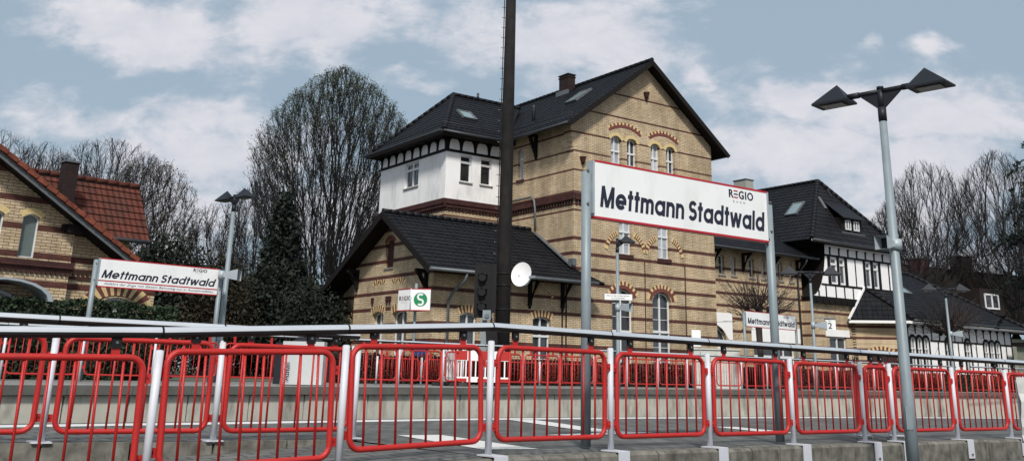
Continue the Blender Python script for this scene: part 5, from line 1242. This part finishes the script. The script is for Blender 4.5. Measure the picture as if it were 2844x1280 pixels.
for a, b, z0, z1, r_ in vo[:2]:
    Wv.window(a, b, z0, z1, r_, hs, mull=(), depth=.12, glass=mat('frosted_house_glass', (.10, .13, .125), .25), fr=.03); Wv.arch(a-.02, b+.02, z1-.10, .10, .15, 8, hs, mats=[M_arcy, M_arcy])
Wv.window(*vo[2][:4], .35, hs, depth=.12, trans=(.6,), glass=M_glass, fr=.09)
Wn.window(*no[0][:4], .36, hs, depth=.1, trans=(.7,), glass=M_glassd, fr=.06); Wn.arch(no[0][0]-.1, no[0][1]+.1, 2.08, .40, .34, 17, hs, out_=.02)
mb = MB(); Wv.bx(mb, 0, vx(-2.40), 3.02, 3.17, -.01, .12); Wv.bx(mb, 0, vx(-2.45), 2.90, 3.018, -.01, .05); Wn.bx(mb, 0, 2.45, 2.98, 3.06, -.01, .05); Wn.bx(mb, 0, 2.45, 2.80, 2.88, -.01, .04)
k = .05
while k < 8.5: Wv.bx(mb, k, k+.06, 2.84, 2.898, -.01, .05); k += .12
k = .05
while k < 2.4: Wn.bx(mb, k, k+.06, 2.90, 2.96, -.01, .045); k += .12
mb.build('cornice', M_brickred, hs)
mb = MB(); Wv.bx(mb, vx(-2.82), vx(-2.62), 3.98, 4.13, -.01, .10); mb.build('vent_box', M_timberb, hs)
cn = MB()     # curved canopy over the door
for j in range(10):
    t0, t1 = R(180-18*j), R(180-18*(j+1)); cx_, r_ = vx(-4.15), 1.15; z_ = 2.15
    q = lambda t, r2, oo: Wv.P(cx_+r2*math.cos(t), z_+.50*math.sin(t)*r2/1.15, oo)
    cn.face([q(t0, r_, .75), q(t1, r_, .75), q(t1, r_, .02), q(t0, r_, .02)]); cn.face([q(t0, r_-.12, .75), q(t1, r_-.12, .75), q(t1, r_, .75), q(t0, r_, .75)]); cn.face([q(t0, r_-.12, .75), q(t0, r_-.12, .02), q(t1, r_-.12, .02), q(t1, r_-.12, .75)])
cn.build('door_canopy', M_greyl, hs)
# front gable roof
def hr(s): return rk(s)+.12
tiles([(-.98, 3.6, hr(-.98)), (-.98, -.75, hr(-.98)), (-6.6, -.75, hr(-6.6)), (-6.6, 3.6, hr(-6.6))], hs, [M_roofred, M_timberb], row=.27, lift=.03)
tiles([(-12.0, -.75, hr(-1.0)), (-12.0, 3.6, hr(-1.0)), (-6.6, 3.6, hr(-6.6)), (-6.6, -.75, hr(-6.6))], hs, [M_roofred, M_timberb], row=.27)
mb = MB(); n_ = 22
for k in range(n_):
    s0, s1 = -.95-5.67*k/n_, -.95-5.67*(k+1)/n_; p, q = Vector((s0, -.80, hr(s0)+.05)), Vector((s1+.01, -.80, hr(s1)+.02)); dd = (q-p).normalized(); nn_ = Vector((-dd.z, 0, dd.x)); nn_ = -nn_ if nn_.z < 0 else nn_
    mb.obox((p+q)/2, (q-p)/2, (0, .10, 0), nn_*.055+dd*0)
mb.build('verge_tiles', M_verge, hs)
mb = MB(); p, q = Vector((-.9, -.78, hr(-.9)-.10)), Vector((-6.6, -.78, hr(-6.6)-.10)); dd = (q-p).normalized(); nn_ = Vector((dd.z, 0, -dd.x)); mb.obox((p+q)/2, (q-p)/2, (0, .02, 0), nn_*.06); mb.build('verge_board', M_zinc, hs)
mb = MB(); mb.face([(-1.0, -.7, hr(-1.0)-.12), (-1.0, .1, hr(-1.0)-.12), (-6.6, .1, hr(-6.6)-.12), (-6.6, -.7, hr(-6.6)-.12)]); mb.box(-2.72, -2.3, -.5, -.2, hr(-2.5)-.36, hr(-2.5)-.14); mb.build('soffit', M_timberb, hs)
# rear wing with its own red roof
tiles([(-5.5, 2.0, 4.23), (.56, 2.0, 4.23), (.62, 3.3, 5.98), (-5.5, 3.3, 5.98)], hs, [M_roofred, M_timberb], row=.26, lift=.035)
tiles([(.56, 4.6, 4.23), (-5.5, 4.6, 4.23), (-5.5, 3.3, 5.98), (.62, 3.3, 5.98)], hs, [M_roofred, M_timberb], row=.26)
ridge((-5.5, 3.3, 6.0), (.62, 3.3, 6.0), hs, M_roofred, .09, step=.33)
pipe([(-1.2, 1.93, 4.19), (.6, 1.93, 4.19)], .06, hs, M_gutterdark, 'gutter')
mb = MB(); mb.box(-5, .12, 2.3, 4.3, .2, 4.4); mb.build('wall', M_brickhouse, hs)
mb = MB(); mb.box(-2.13, -1.76, 2.02, 2.40, 4.1, 6.20); ch = mb.build('chimney', M_chimney, hs); mb = MB(); mb.box(-2.17, -1.72, 1.98, 2.44, 6.20, 6.25); mb.tube([(-1.9, 2.2, 6.24), (-1.9, 2.2, 6.36)], .08, 8); mb.build('cap', M_zinc, ch)

# ================================================================== houses behind on the right
bh = empty('background_house', (31.0, 76.0, 0), R(28)); tag(bh, 'dark brown tiled roof of a house behind the station annex under the bare trees', 'house')
MB_ = [M_roofbrown, M_timberb]
tiles([(-3, 0, 4.8), (26, 0, 4.8), (26, 6, 10.4), (-3, 6, 10.4)], bh, MB_, row=.36, lift=.05); tiles([(26, 12, 4.8), (-3, 12, 4.8), (-3, 6, 10.4), (26, 6, 10.4)], bh, MB_, row=.36)
ridge((-3, 6, 10.43), (26, 6, 10.43), bh, M_roofbrown)
mb = MB(); mb.box(-2.5, 25.5, .6, 11.4, .2, 4.4); mb.build('wall', mat('grey_render', (.20, .21, .17), .9, dirt=(.1, .1, .08), dirtamt=.4), bh)
for (x, y, z, w_, h_, m_) in ((-1.2, 4.8, 9.0, 1.6, 2.2, M_chimney), (7.0, 5.2, 9.2, 1.5, 1.8, mat('red_chimney', (.10, .03, .03), .8)), (11.0, 4.0, 8.2, 1.6, 3.2, M_roofbrown)):
    mb = MB(); mb.box(x, x+w_, y, y+w_*.7, z, z+h_); ch = mb.build('chimney', m_, bh); mb = MB(); mb.box(x-.08, x+w_+.08, y-.08, y+w_*.7+.08, z+h_, z+h_+.1); mb.build('cap', M_zinc, ch)
for a in (9.3,):
    dq = MB(); dq.box(a, a+3.0, 1.2, 3.2, 6.2, 8.4); dd_ = dq.build('dormer', M_roofbrown, bh); Wq2 = Wall((a, 1.2), (a+3.0, 1.2)); Wq2.window(.5, 2.3, 6.75, 8.0, 0, dd_, depth=-.05, glass=M_glassd, fr=.13)
mb = MB(); mb.tube([(6, 2.6, 7.1), (6, 2.6, 8.2)], .1, 6); mb.obox((6, 2.5, 7.2), (.5, 0, 0), (0, .3, .25), (0, 0, .03)); mb.build('vent_pipe', M_zinc, bh)
mb = MB(); mb.obox((6.2, 1.6, 6.4), (.55, 0, 0), (0, .5, .4), (0, -.04, .05)); mb.build('skylight', M_zinc, bh)
gh = empty('garden_shed', (36.3, 62.0, 0), R(35)); tag(gh, 'pale green-grey flat building cut off by the right edge beyond the annex', 'building')
mb = MB(); mb.box(0, 8, 0, 5, .2, 3.2); mb.build('wall', mat('green_grey_render', (.23, .25, .20), .9), gh); mb = MB(); mb.box(-.2, 8.2, -.3, 5.2, 3.2, 3.45); mb.box(.3, 1.6, -.28, 3, 3.45, 4.3); mb.build('roof', M_timberb, gh)
mb = MB(); mb.box(.4, 3.5, -.02, .0, 1.0, 1.35); mb.build('window', M_glassd, gh)

# ================================================================== trees, shrubs and hedges
def rv(r_): return Vector((r_.gauss(0, 1), r_.gauss(0, 1), r_.gauss(0, 1)))
def thin_tube(mb, pts, r0, r1, n=3):
    k = len(pts); i0 = len(mb.v); ref = Vector((.3, .9, .2))
    for j, p in enumerate(pts):
        d = (pts[min(j+1, k-1)]-pts[max(j-1, 0)]); sx_ = d.cross(ref)
        if sx_.length < 1e-6: sx_ = Vector((1, 0, 0))
        sx_.normalize(); sy_ = sx_.cross(d).normalized(); r_ = r0+(r1-r0)*j/(k-1)
        for q in range(n):
            t = 2*math.pi*q/n; mb.v.append(tuple(p+sx_*(math.cos(t)*r_)+sy_*(math.sin(t)*r_)))
    for j in range(k-1):
        a = i0+j*n; b = a+n
        for q in range(n): mb.f.append((a+q, a+(q+1) % n, b+(q+1) % n, b+q)); mb.m.append(0); mb.uv.append(None); mb.sm.append(n > 3)
def card(mb, p, s_, r_, mi=0, long=1.0):
    a = rv(r_).normalized()*s_; b = a.cross(rv(r_)).normalized()*s_*.6*1.0
    i = len(mb.v); mb.v += [tuple(p-a*long), tuple(p+b), tuple(p+a*long), tuple(p-b)]; mb.f.append((i, i+1, i+2, i+3)); mb.m.append(mi); mb.uv.append(None); mb.sm.append(False)
def bez(a, b, c, n_): return [a*(1-t)**2+b*2*t*(1-t)+c*t*t for t in [k/n_ for k in range(n_+1)]]
import numpy as np
def crown_tree(name, base, H, half, seed, label, group=None, n=700, z0=.12, wide=.6, power=2.0, low=.70, steep=.35, twigs=5, tlen=(.4, 1.1), rtip=.008, up_=.12, rtrunk=.4, bark=None, leaves=0, lsize=.05, leafmat=None, hollow=.35, fork=2.2, jitter=.07, shell=.75, expo=.72, topleaf=False, focus=.6):
    """tree that fills an egg-shaped crown: each new branch starts from the nearest suitable older one, thickness follows the number of tips carried"""
    r_ = random.Random(seed); root = empty(name, base); tag(root, label, 'tree', group)
    zb = H*z0
    ph = [r_.uniform(0, 6.28) for _ in range(4)]
    def halfw(z, th):
        q = z/H; lump = 1+.06*math.sin(3*th+ph[0])+.05*math.sin(5*th+ph[1]+6*q)+.03*math.sin(11*th+ph[2]+9*q)
        if q > wide: w_ = max(0, 1-((q-wide)/(1-wide))**power)**(.55 if power > 1.9 else .72)
        else: w_ = low+(1-low)*math.sin(math.pi/2*max(0, (q-z0)/(wide-z0)))
        return half*w_*lump
    def env(p):
        if p.z >= H*.999: return 9
        return math.hypot(p.x, p.y)/max(.05, halfw(p.z, math.atan2(p.y, p.x)))
    pos = [Vector((0, 0, -.4))]; par = [-1]; dirs = [Vector((0, 0, 1))]
    def add(p, i, d): pos.append(p); par.append(i); dirs.append(d); return len(pos)-1
    i = 0; c = Vector((0, 0, 0))
    for k in range(4): c = Vector((r_.gauss(0, .03), r_.gauss(0, .03), fork*(k+1)/4)); i = add(c, i, Vector((0, 0, 1)))
    pts = []
    while len(pts) < n:
        z = zb+(H-zb)*r_.random()**.8; th = r_.uniform(0, 6.283); w_ = halfw(z, th)
        if w_ < .05: continue
        rr = (hollow**2+(1-hollow**2)*r_.random())**.5
        if r_.random() < .5: rr = max(rr, shell+(.99-shell)*r_.random())
        if r_.random() > w_/half*.9+.25: continue
        pts.append(Vector((math.cos(th)*w_*rr*.985, math.sin(th)*w_*rr*.985, z)))
    main = sorted(pts[:max(14, n//40)], key=lambda p: p.z); rest = sorted(pts[len(main):], key=lambda p: (p-Vector((0, 0, fork))).length+r_.uniform(0, .25)*H)
    cap = n*60; arr = np.zeros((cap, 3)); cnt = 0
    for p in pos: arr[cnt] = p; cnt += 1
    ends = []
    n_main_ = len(main)
    for kk, p in enumerate(main+rest):
        A_ = arr[:cnt]; d = np.array(p)-A_; L_ = np.sqrt((d*d).sum(1))+1e-6; rise = d[:, 2]/L_
        ray_ = np.array(p)-np.array((0, 0, fork*focus)); ray_ /= np.linalg.norm(ray_); dot_ = (d@ray_)/L_
        cost = L_*(1+13*np.clip(.985-dot_, 0, 2)+1.5*np.clip(steep-.2-rise, 0, 2))+np.where(A_[:, 2] < fork*.62, 50, 0)
        if kk < len(main): cost = cost*.15+np.where(A_[:, 2] > fork*1.05, 6, 0)
        j = int(cost.argmin()); q = pos[j]; ll = (p-q).length
        if ll < .15: continue
        ctl = q+dirs[j]*ll*.26+Vector((0, 0, ll*(.02 if kk >= len(main) else -.02)))
        if kk < len(main): ctl = q+Vector(((p.x-q.x)*.56, (p.y-q.y)*.56, (p.z-q.z)*.43))
        m_ = max(2, int(ll/.45)); bz = bez(q, ctl, p, m_); i = j
        for k in range(1, m_+1):
            v = bz[k]+(rv(r_)*jitter*min(.5, ll*.12) if k < m_ else Vector()); dd = (v-pos[i]).normalized(); i = add(v, i, dd)
            if cnt < cap: arr[cnt] = v; cnt += 1
        ends.append(i)
    nb_ = len(pos); base_end = list(range(5, nb_))
    T, C, B = MB(), MB(), MB(); w_ = [0.0]*nb_
    for i in range(nb_-1, 0, -1):
        if w_[i] == 0: w_[i] = 1
        w_[par[i]] += w_[i]
    kids = {}
    for i in range(1, nb_): kids.setdefault(par[i], []).append(i)
    tot = w_[1]; rad = lambda i: min(rtrunk, rtip*1.1+(rtrunk-rtip)*(w_[i]/tot)**expo)
    start = [(0, 1)]
    while start:
        a0, i = start.pop(); ch = [pos[a0], pos[i]]; rs = [rad(i), rad(i)]
        while i in kids:
            ks = sorted(kids[i], key=lambda q: -w_[q]); start += [(i, q) for q in ks[1:]]; i = ks[0]; ch.append(pos[i]); rs.append(rad(i))
        big = rs[0] > .05; tgt = T if big else C; nn_ = 7 if rs[0] > .15 else (5 if big else 4)
        k = len(ch); i0 = len(tgt.v); ref = Vector((.3, .9, .2))
        for j, p in enumerate(ch):
            d = ch[min(j+1, k-1)]-ch[max(j-1, 0)]; sx_ = d.cross(ref)
            if sx_.length < 1e-6: sx_ = Vector((1, 0, 0))
            sx_.normalize(); sy_ = sx_.cross(d).normalized()
            for q in range(nn_): t = 2*math.pi*q/nn_; tgt.v.append(tuple(p+sx_*(math.cos(t)*rs[j])+sy_*(math.sin(t)*rs[j])))
        for j in range(k-1):
            a = i0+j*nn_; b = a+nn_
            for q in range(nn_): tgt.f.append((a+q, a+(q+1) % nn_, b+(q+1) % nn_, b+q)); tgt.m.append(0); tgt.uv.append(None); tgt.sm.append(True)
    tips = []
    for i in range(5, nb_):
        if rad(i) > .06: continue
        nt_ = twigs if i in kids and len(kids[i]) == 1 else twigs+2
        if env(pos[i]) < .70: nt_ *= .4
        for k in range(int(nt_*.35+r_.random())):
            d = (dirs[i]*1.0+rv(r_)*.5+Vector((0, 0, up_*2))).normalized(); L_ = r_.uniform(*tlen); p = pos[i]; q1 = p+d*L_*.5; d2 = (d+Vector((0, 0, up_))+rv(r_)*.12).normalized(); q2 = q1+d2*L_*.5
            if env(q2) > 1.03:
                if env(q1) > 1.0: continue
                q2 = q1+d2*.12
            thin_tube(C, [p, q1, q2], rtip*1.1, rtip*.6, 3)
            for e in range(2): f_ = p.lerp(q2, r_.uniform(.35, .95)); g_ = f_+(d2+rv(r_)*.5+Vector((0, 0, up_))).normalized()*L_*r_.uniform(.2, .45); thin_tube(C, [f_, g_], rtip*.75, rtip*.5, 3); tips.append(g_)
            tips.append(q2)
    for p in tips:
        e = min(1, env(p)); z = p.z/H
        dens = leaves if not topleaf else leaves*max(0, e-.70)*3.2*max(.10, (z-.42)*2.0) if z < .92 else leaves*.9
        for k in range(int(dens+r_.random())): card(B, p+rv(r_)*lsize*1.5, r_.uniform(.6, 1.2)*lsize, r_, 0 if r_.random() < .75 else 1)
    T.build('trunk', bark or M_bark, root)
    if C.f: C.build('branches', bark or M_bark, root)
    if B.f: B.build('leaves', [leafmat or M_bud, M_bud2], root)
    return root
crown_tree('linden_tree', (-12.5, 66, .3), 21.2, 5.75, 11, 'very large linden with egg-shaped crown and first green leaves, left of the white tower', n=2400, z0=.14, wide=.60, power=1.75, low=.50, steep=.50, twigs=8, tlen=(.4, 1.0), rtip=.0095, rtrunk=.95, fork=2.4, leaves=1.8, lsize=.055, topleaf=True, hollow=.15, expo=.72, up_=.16)

GL = 'bare trees behind the red roofed house'
crown_tree('bare_tree', (-34.2, 62, .3), 15.2, 4.4, 1, 'bare tree whose twigs enter at the left edge of the picture above the brick gable', GL, n=420, steep=.3, z0=.3, focus=1.25, fork=4.0, twigs=10)
crown_tree('bare_tree', (-29.9, 60, .3), 13.9, 3.1, 2, 'small round bare tree just left of the tall chimney', GL, n=420, steep=.3, z0=.3, focus=1.25, wide=.55, fork=4.0, twigs=10)
crown_tree('bare_tree', (-25.6, 60, .3), 14.2, 3.9, 3, 'spreading bare tree with a flat top directly right of the tall chimney', GL, n=520, steep=.28, z0=.35, focus=1.25, wide=.72, low=.5, fork=4.6, twigs=10, rtrunk=.4)
crown_tree('bare_tree', (-21.4, 56, .3), 12.2, 3.0, 4, 'bushier tree with brownish young leaves right of the red tiled roof', GL, n=500, steep=.3, z0=.15, focus=1.25, wide=.6, fork=1.8, twigs=10, leaves=.7, lsize=.055, leafmat=M_bud2)
crown_tree('bare_tree', (-18.3, 60, .3), 10.4, 2.3, 5, 'low twiggy tree with pale buds behind the double lamp at the left', GL, n=330, steep=.3, z0=.15, focus=1.25, fork=1.6, twigs=10, leaves=.5, lsize=.05, leafmat=M_bud2, rtrunk=.25)
crown_tree('bare_tree', (-15.3, 58, .3), 11.4, 2.6, 6, 'twiggy tree filling the gap left of the big linden', GL, n=420, steep=.25, z0=.12, fork=1.8, twigs=10, rtrunk=.28)
crown_tree('bare_tree', (-9.3, 74, .3), 14.0, 3.6, 16, 'thin bare tree mostly hidden behind the big linden beside the tower', GL, n=380, steep=.2, z0=.15, fork=2.0, twigs=8)
GR = 'upright bare trees behind the dark roofed house'
for i, (x, y, H, hf, lb) in enumerate(((33.2, 84, 15.6, 4.4, 'leftmost and lowest of the bare trees behind the annex roof, next to the tall lamp'), (37.6, 87, 20.3, 5.4, 'second bare tree from the left behind the annex, right beside the tall lamp'),
        (42.6, 84, 20.6, 5.2, 'tallest bare tree above the dark brown roof, third from the left'), (48.2, 88, 19.0, 5.0, 'bare tree cut off by the right edge behind the spruce'))):
    crown_tree('bare_tree', (x, y, .3), H, hf, 130+i, lb, GR, n=430, z0=.32, wide=.62, power=1.8, low=.55, steep=.62, twigs=9, tlen=(.8, 2.0), rtip=.010, rtrunk=.42, expo=.70, jitter=.08, focus=1.7, bark=M_barkg, fork=4.2, up_=.3)

def leaf_mass(base, lobes, n, size, seed, label, name, mat_, cat='shrub', group=None, trunk=True):
    """irregular leafy shrub: cards through several overlapping lumpy lobes (x, y, z, rx, ry, rz)"""
    r_ = random.Random(seed); root = empty(name, base); tag(root, label, cat, group); B = MB(); W_ = [l[3]*l[4]*l[5] for l in lobes]; tot = sum(W_)
    T = MB()
    for k, l in enumerate(lobes):
        c = Vector(l[:3]); rr = Vector(l[3:]); ph = [r_.uniform(0, 6.28) for _ in range(6)]
        thin_tube(T, bez(Vector((c.x*.2, c.y*.2, 0)), Vector((c.x*.5, c.y*.5, c.z*.6)), c+Vector((0, 0, rr.z*.6)), 6), .10, .03, 5)
        for j in range(int(n*W_[k]/tot)):
            d = rv(r_).normalized(); th, ps = math.atan2(d.y, d.x), math.asin(max(-1, min(1, d.z)))
            lump = 1+.16*math.sin(3*th+ph[0])*math.cos(2*ps+ph[1])+.12*math.sin(7*th+ph[2]+3*ps)+.08*math.sin(13*ps+ph[3]+5*th)
            rad = (r_.random()**.30)*lump*(1+.05*r_.gauss(0, 1)); card(B, c+Vector((d.x*rr.x, d.y*rr.y, d.z*rr.z))*rad, size*r_.uniform(.6, 1.3), r_)
    T.build('trunk', M_bark, root); B.build('leaves', mat_, root); return root
def conifer(base, H, R0, seed, label, n=900, mat_=None, droop=.12, name='conifer_tree'):
    r_ = random.Random(seed); root = empty(name, base); tag(root, label, 'tree'); T = MB(); B = MB(); T.tube([(0, 0, 0), (0, 0, H*.5), (0, 0, H)], [.22, .13, .02], 6)
    for k in range(n):
        t = r_.random()**.8; z = H*(.04+.95*(1-t) if False else .03+.96*t); rr = R0*(1-(z/H))**.75*r_.uniform(.75, 1.12)+.08; a = r_.uniform(0, 6.28)
        p = Vector((0, 0, z)); q = Vector((math.cos(a)*rr, math.sin(a)*rr, z+rr*r_.uniform(-droop*2, .25))); thin_tube(T, [p, (p+q)/2+Vector((0, 0, .1*rr)), q], .02, .008, 3)
        m_ = int(4+rr*7)
        for j in range(m_):
            s_ = r_.uniform(.25, 1.03); c = p.lerp(q, s_)+rv(r_)*.10+Vector((0, 0, -.05)); card(B, c, r_.uniform(.07, .15), r_, 0, 1.3)
    T.build('trunk', M_bark, root); B.build('needles', mat_ or M_needle, root); return root
conifer((-11.95, 50, .3), 9.3, 2.3, 51, 'dark narrow conifer standing in front of the big linden', n=1100)
leaf_mass((-12.2, 48, .3), [(-1.4, 0, 2.2, 1.9, 1.5, 2.3), (1.6, .4, 2.0, 2.1, 1.6, 2.2), (.2, .5, 3.6, 1.6, 1.4, 1.9), (2.6, 1.5, 3.0, 1.3, 1.3, 1.9)], 17000, .10, 61, 'dark evergreen shrub spreading below the big linden, left of the shed gable', 'evergreen_shrub', M_holly)
leaf_mass((-15.9, 45, .3), [(0, 0, 2.6, 1.7, 1.5, 2.6), (-.5, .3, 4.7, 1.1, 1.1, 1.7), (1.0, 0, 3.2, 1.2, 1.2, 2.4)], 12000, .10, 62, 'dark evergreen bush behind the left station sign', 'evergreen_shrub', M_holly)
leaf_mass((-13.6, 44, .3), [(0, 0, 2.1, 1.4, 1.3, 2.2), (.9, 0, 2.6, 1.2, 1.2, 2.3), (.3, .2, 4.2, .8, .8, 1.3)], 8000, .09, 63, 'brownish shrub right of the left double lamp', 'evergreen_shrub', mat('brownish_evergreen_leaves', (.030, .026, .017), .7, var=.4, scale=.9, spec=.2))
leaf_mass((-18.6, 47, .3), [(0, 0, 2.4, 1.6, 1.4, 2.6), (1.0, 0, 4.6, 1.0, 1.0, 1.3)], 8000, .10, 64, 'dark bush between the red tiled roof and the left station sign', 'evergreen_shrub', M_holly)
leaf_mass((-8.8, 46, .3), [(0, 0, 1.8, 1.6, 1.4, 2.1), (-.9, 0, 2.6, 1.1, 1.1, 1.7)], 7000, .09, 65, 'low dark shrub beside the shed wall under its eave', 'evergreen_shrub', M_holly)
# spruce whose branches reach in from the right edge
def spruce(base, H, R0, seed, label):
    r_ = random.Random(seed); root = empty('spruce_tree', base); tag(root, label, 'tree'); T = MB(); B = MB(); T.tube([(0, 0, 0), (0, 0, H)], [.3, .03], 8)
    z = 3.6
    while z < H-.3:
        for k in range(4):
            a = r_.uniform(0, 6.28); rr = R0*(1-z/H)**.6*r_.uniform(.75, 1.1)+.3; d = Vector((math.cos(a), math.sin(a), 0)); p = Vector((0, 0, z))
            pts = [p+d*(rr*t)+Vector((0, 0, .35*rr*math.sin(t*2.2)-.55*rr*t*t*.6)) for t in (0, .2, .4, .6, .8, 1)]
            thin_tube(T, pts, .035, .01, 4)
            for j in range(int(rr*15)):
                t = r_.uniform(.12, 1); i = min(4, int(t*5)); c = pts[i].lerp(pts[i+1], t*5-i); sd_ = d.cross(Vector((0, 0, 1)))*r_.uniform(-1, 1)*.30*rr*(1-t*.75)+Vector((0, 0, -r_.random()*.22)); e = c+sd_+d*.12
                if j % 3 == 0: thin_tube(T, [c, e], .008, .005, 3)
                for q in range(4): card(B, c.lerp(e, r_.random())+rv(r_)*.04, r_.uniform(.04, .085), r_, 0, 1.6)
        z += r_.uniform(.40, .66)
    T.build('trunk', M_bark, root); B.build('needles', M_needle, root)
spruce((27.9, 50, .3), 13.6, 4.6, 71, 'dark spruce whose drooping branches reach in from the right edge')

def pollard(base, Hk, top, half, seed, label):
    """small pollarded street tree: knobby head with sheaves of upright shoots"""
    r_ = random.Random(seed); root = empty('pollard_tree', base); tag(root, label, 'tree', 'pollarded trees behind the far railing'); T = MB(); C = MB()
    T.tube([(0, 0, 0), (.03, 0, Hk*.5), (0, 0, Hk)], [.15, .12, .14], 8); heads = []
    for k in range(9):
        a = 2*math.pi*k/9+r_.uniform(-.3, .3); q = Vector((math.cos(a)*half*r_.uniform(.25, .5), math.sin(a)*half*.4, Hk+r_.uniform(-.05, .55))); T.tube([(0, 0, Hk-.15), (q.x*.5, q.y*.5, Hk+.1), tuple(q)], [.10, .07, .08], 6); heads.append(q)
    heads.append(Vector((0, 0, Hk+.2))); heads.append(Vector((.05, 0, Hk+.5)))
    for q in heads:
        for j in range(15):
            d = Vector((q.x*1.3, q.y*1.3, .42))+rv(r_)*.40; d.normalize(); L_ = r_.uniform(.4, 1.0)*(top-Hk); pts = [q]; c = q
            for k in range(4): d = (d+Vector((0, 0, .12))+rv(r_)*.07).normalized(); c = c+d*L_/4; pts.append(c)
            thin_tube(C, pts, .015, .007, 3)
            for k in range(3): p = pts[r_.randrange(1, 4)]; e = p+(d+rv(r_)*.5).normalized()*r_.uniform(.15, .5); thin_tube(C, [p, e], .009, .006, 3)
    for k in range(14): p = heads[k % len(heads)]+rv(r_)*.10; T.tube([p-Vector((0, 0, .09)), p, p+Vector((0, 0, .09))], [.04, .11, .04], 6)
    T.build('trunk', M_barkp, root); C.build('branches', M_barkp, root)
pollard((9.95, 40.2, .3), 2.75, 4.7, 1.15, 81, 'small pollarded tree with a knobby head behind the distant station sign')
pollard((20.9, 47.6, .3), 2.75, 4.7, 1.25, 82, 'small pollarded tree with a knobby head before the half-timbered annex')

def hedge(pts, depth_, H, n, size, seed, mat_, label, name='hedge', wob=.10, zb=ZF):
    r_ = random.Random(seed); P_ = [Vector(p) for p in pts]; root = empty(name, (P_[0].x, P_[0].y, zb)); tag(root, label, 'hedge'); B = MB(); K = MB(); Ls = [(P_[i+1]-P_[i]).length for i in range(len(P_)-1)]; tot = sum(Ls)
    for i in range(len(P_)-1):
        a, b = P_[i]-P_[0], P_[i+1]-P_[0]; t = (b-a).normalized(); o_ = Vector((-t.y, t.x, 0)); c = (a+b)/2+o_*depth_/2; K.obox((c.x, c.y, H*.46), t*(Ls[i]/2-.12), o_*(depth_/2-.12), (0, 0, H*.44))
        for j in range(int(n*Ls[i]/tot)):
            s_ = r_.random()*Ls[i]; top_ = H+wob*math.sin(s_*1.9+i)+wob*.6*math.sin(s_*5.1)
            if r_.random() < .35: p = a+t*s_+o_*(depth_*r_.random())+Vector((0, 0, top_+r_.gauss(0, .03)))
            else: p = a+t*s_+o_*(abs(r_.gauss(0, .05))-.02+.05*math.sin(s_*3.1))+Vector((0, 0, top_*r_.random()))
            card(B, p, size*r_.uniform(.6, 1.3), r_)
    for e in (0, -1):
        pass
    K.build('stems', M_bark, root); B.build('leaves', mat_, root); return root
hedge([(-21, 14.5, 0), (-15.5, 20.6, 0), (-10.2, 25.3, 0), (-8.9, 26.3, 0)], 1.0, 1.86, 26000, .055, 91, M_hedge, 'tall dense green hedge in front of the yellow brick house', 'hedge', .04)
hedge([(-5.2, 29.6, 0), (-1.0, 33.6, 0), (4.2, 38.0, 0), (9.0, 41.9, 0), (14.6, 46.4, 0), (18.5, 49.2, 0)], .9, .80, 26000, .05, 92, M_hedgeb, 'low brown clipped hedge behind the far railing before the station', 'hedge', .03)
hedge([(19.0, 49.5, 0), (25, 53.6, 0), (33, 60, 0), (42, 67, 0)], .9, .80, 14000, .06, 93, M_hedge, 'low dark green clipped hedge in front of the half-timbered annex', 'hedge', .03)
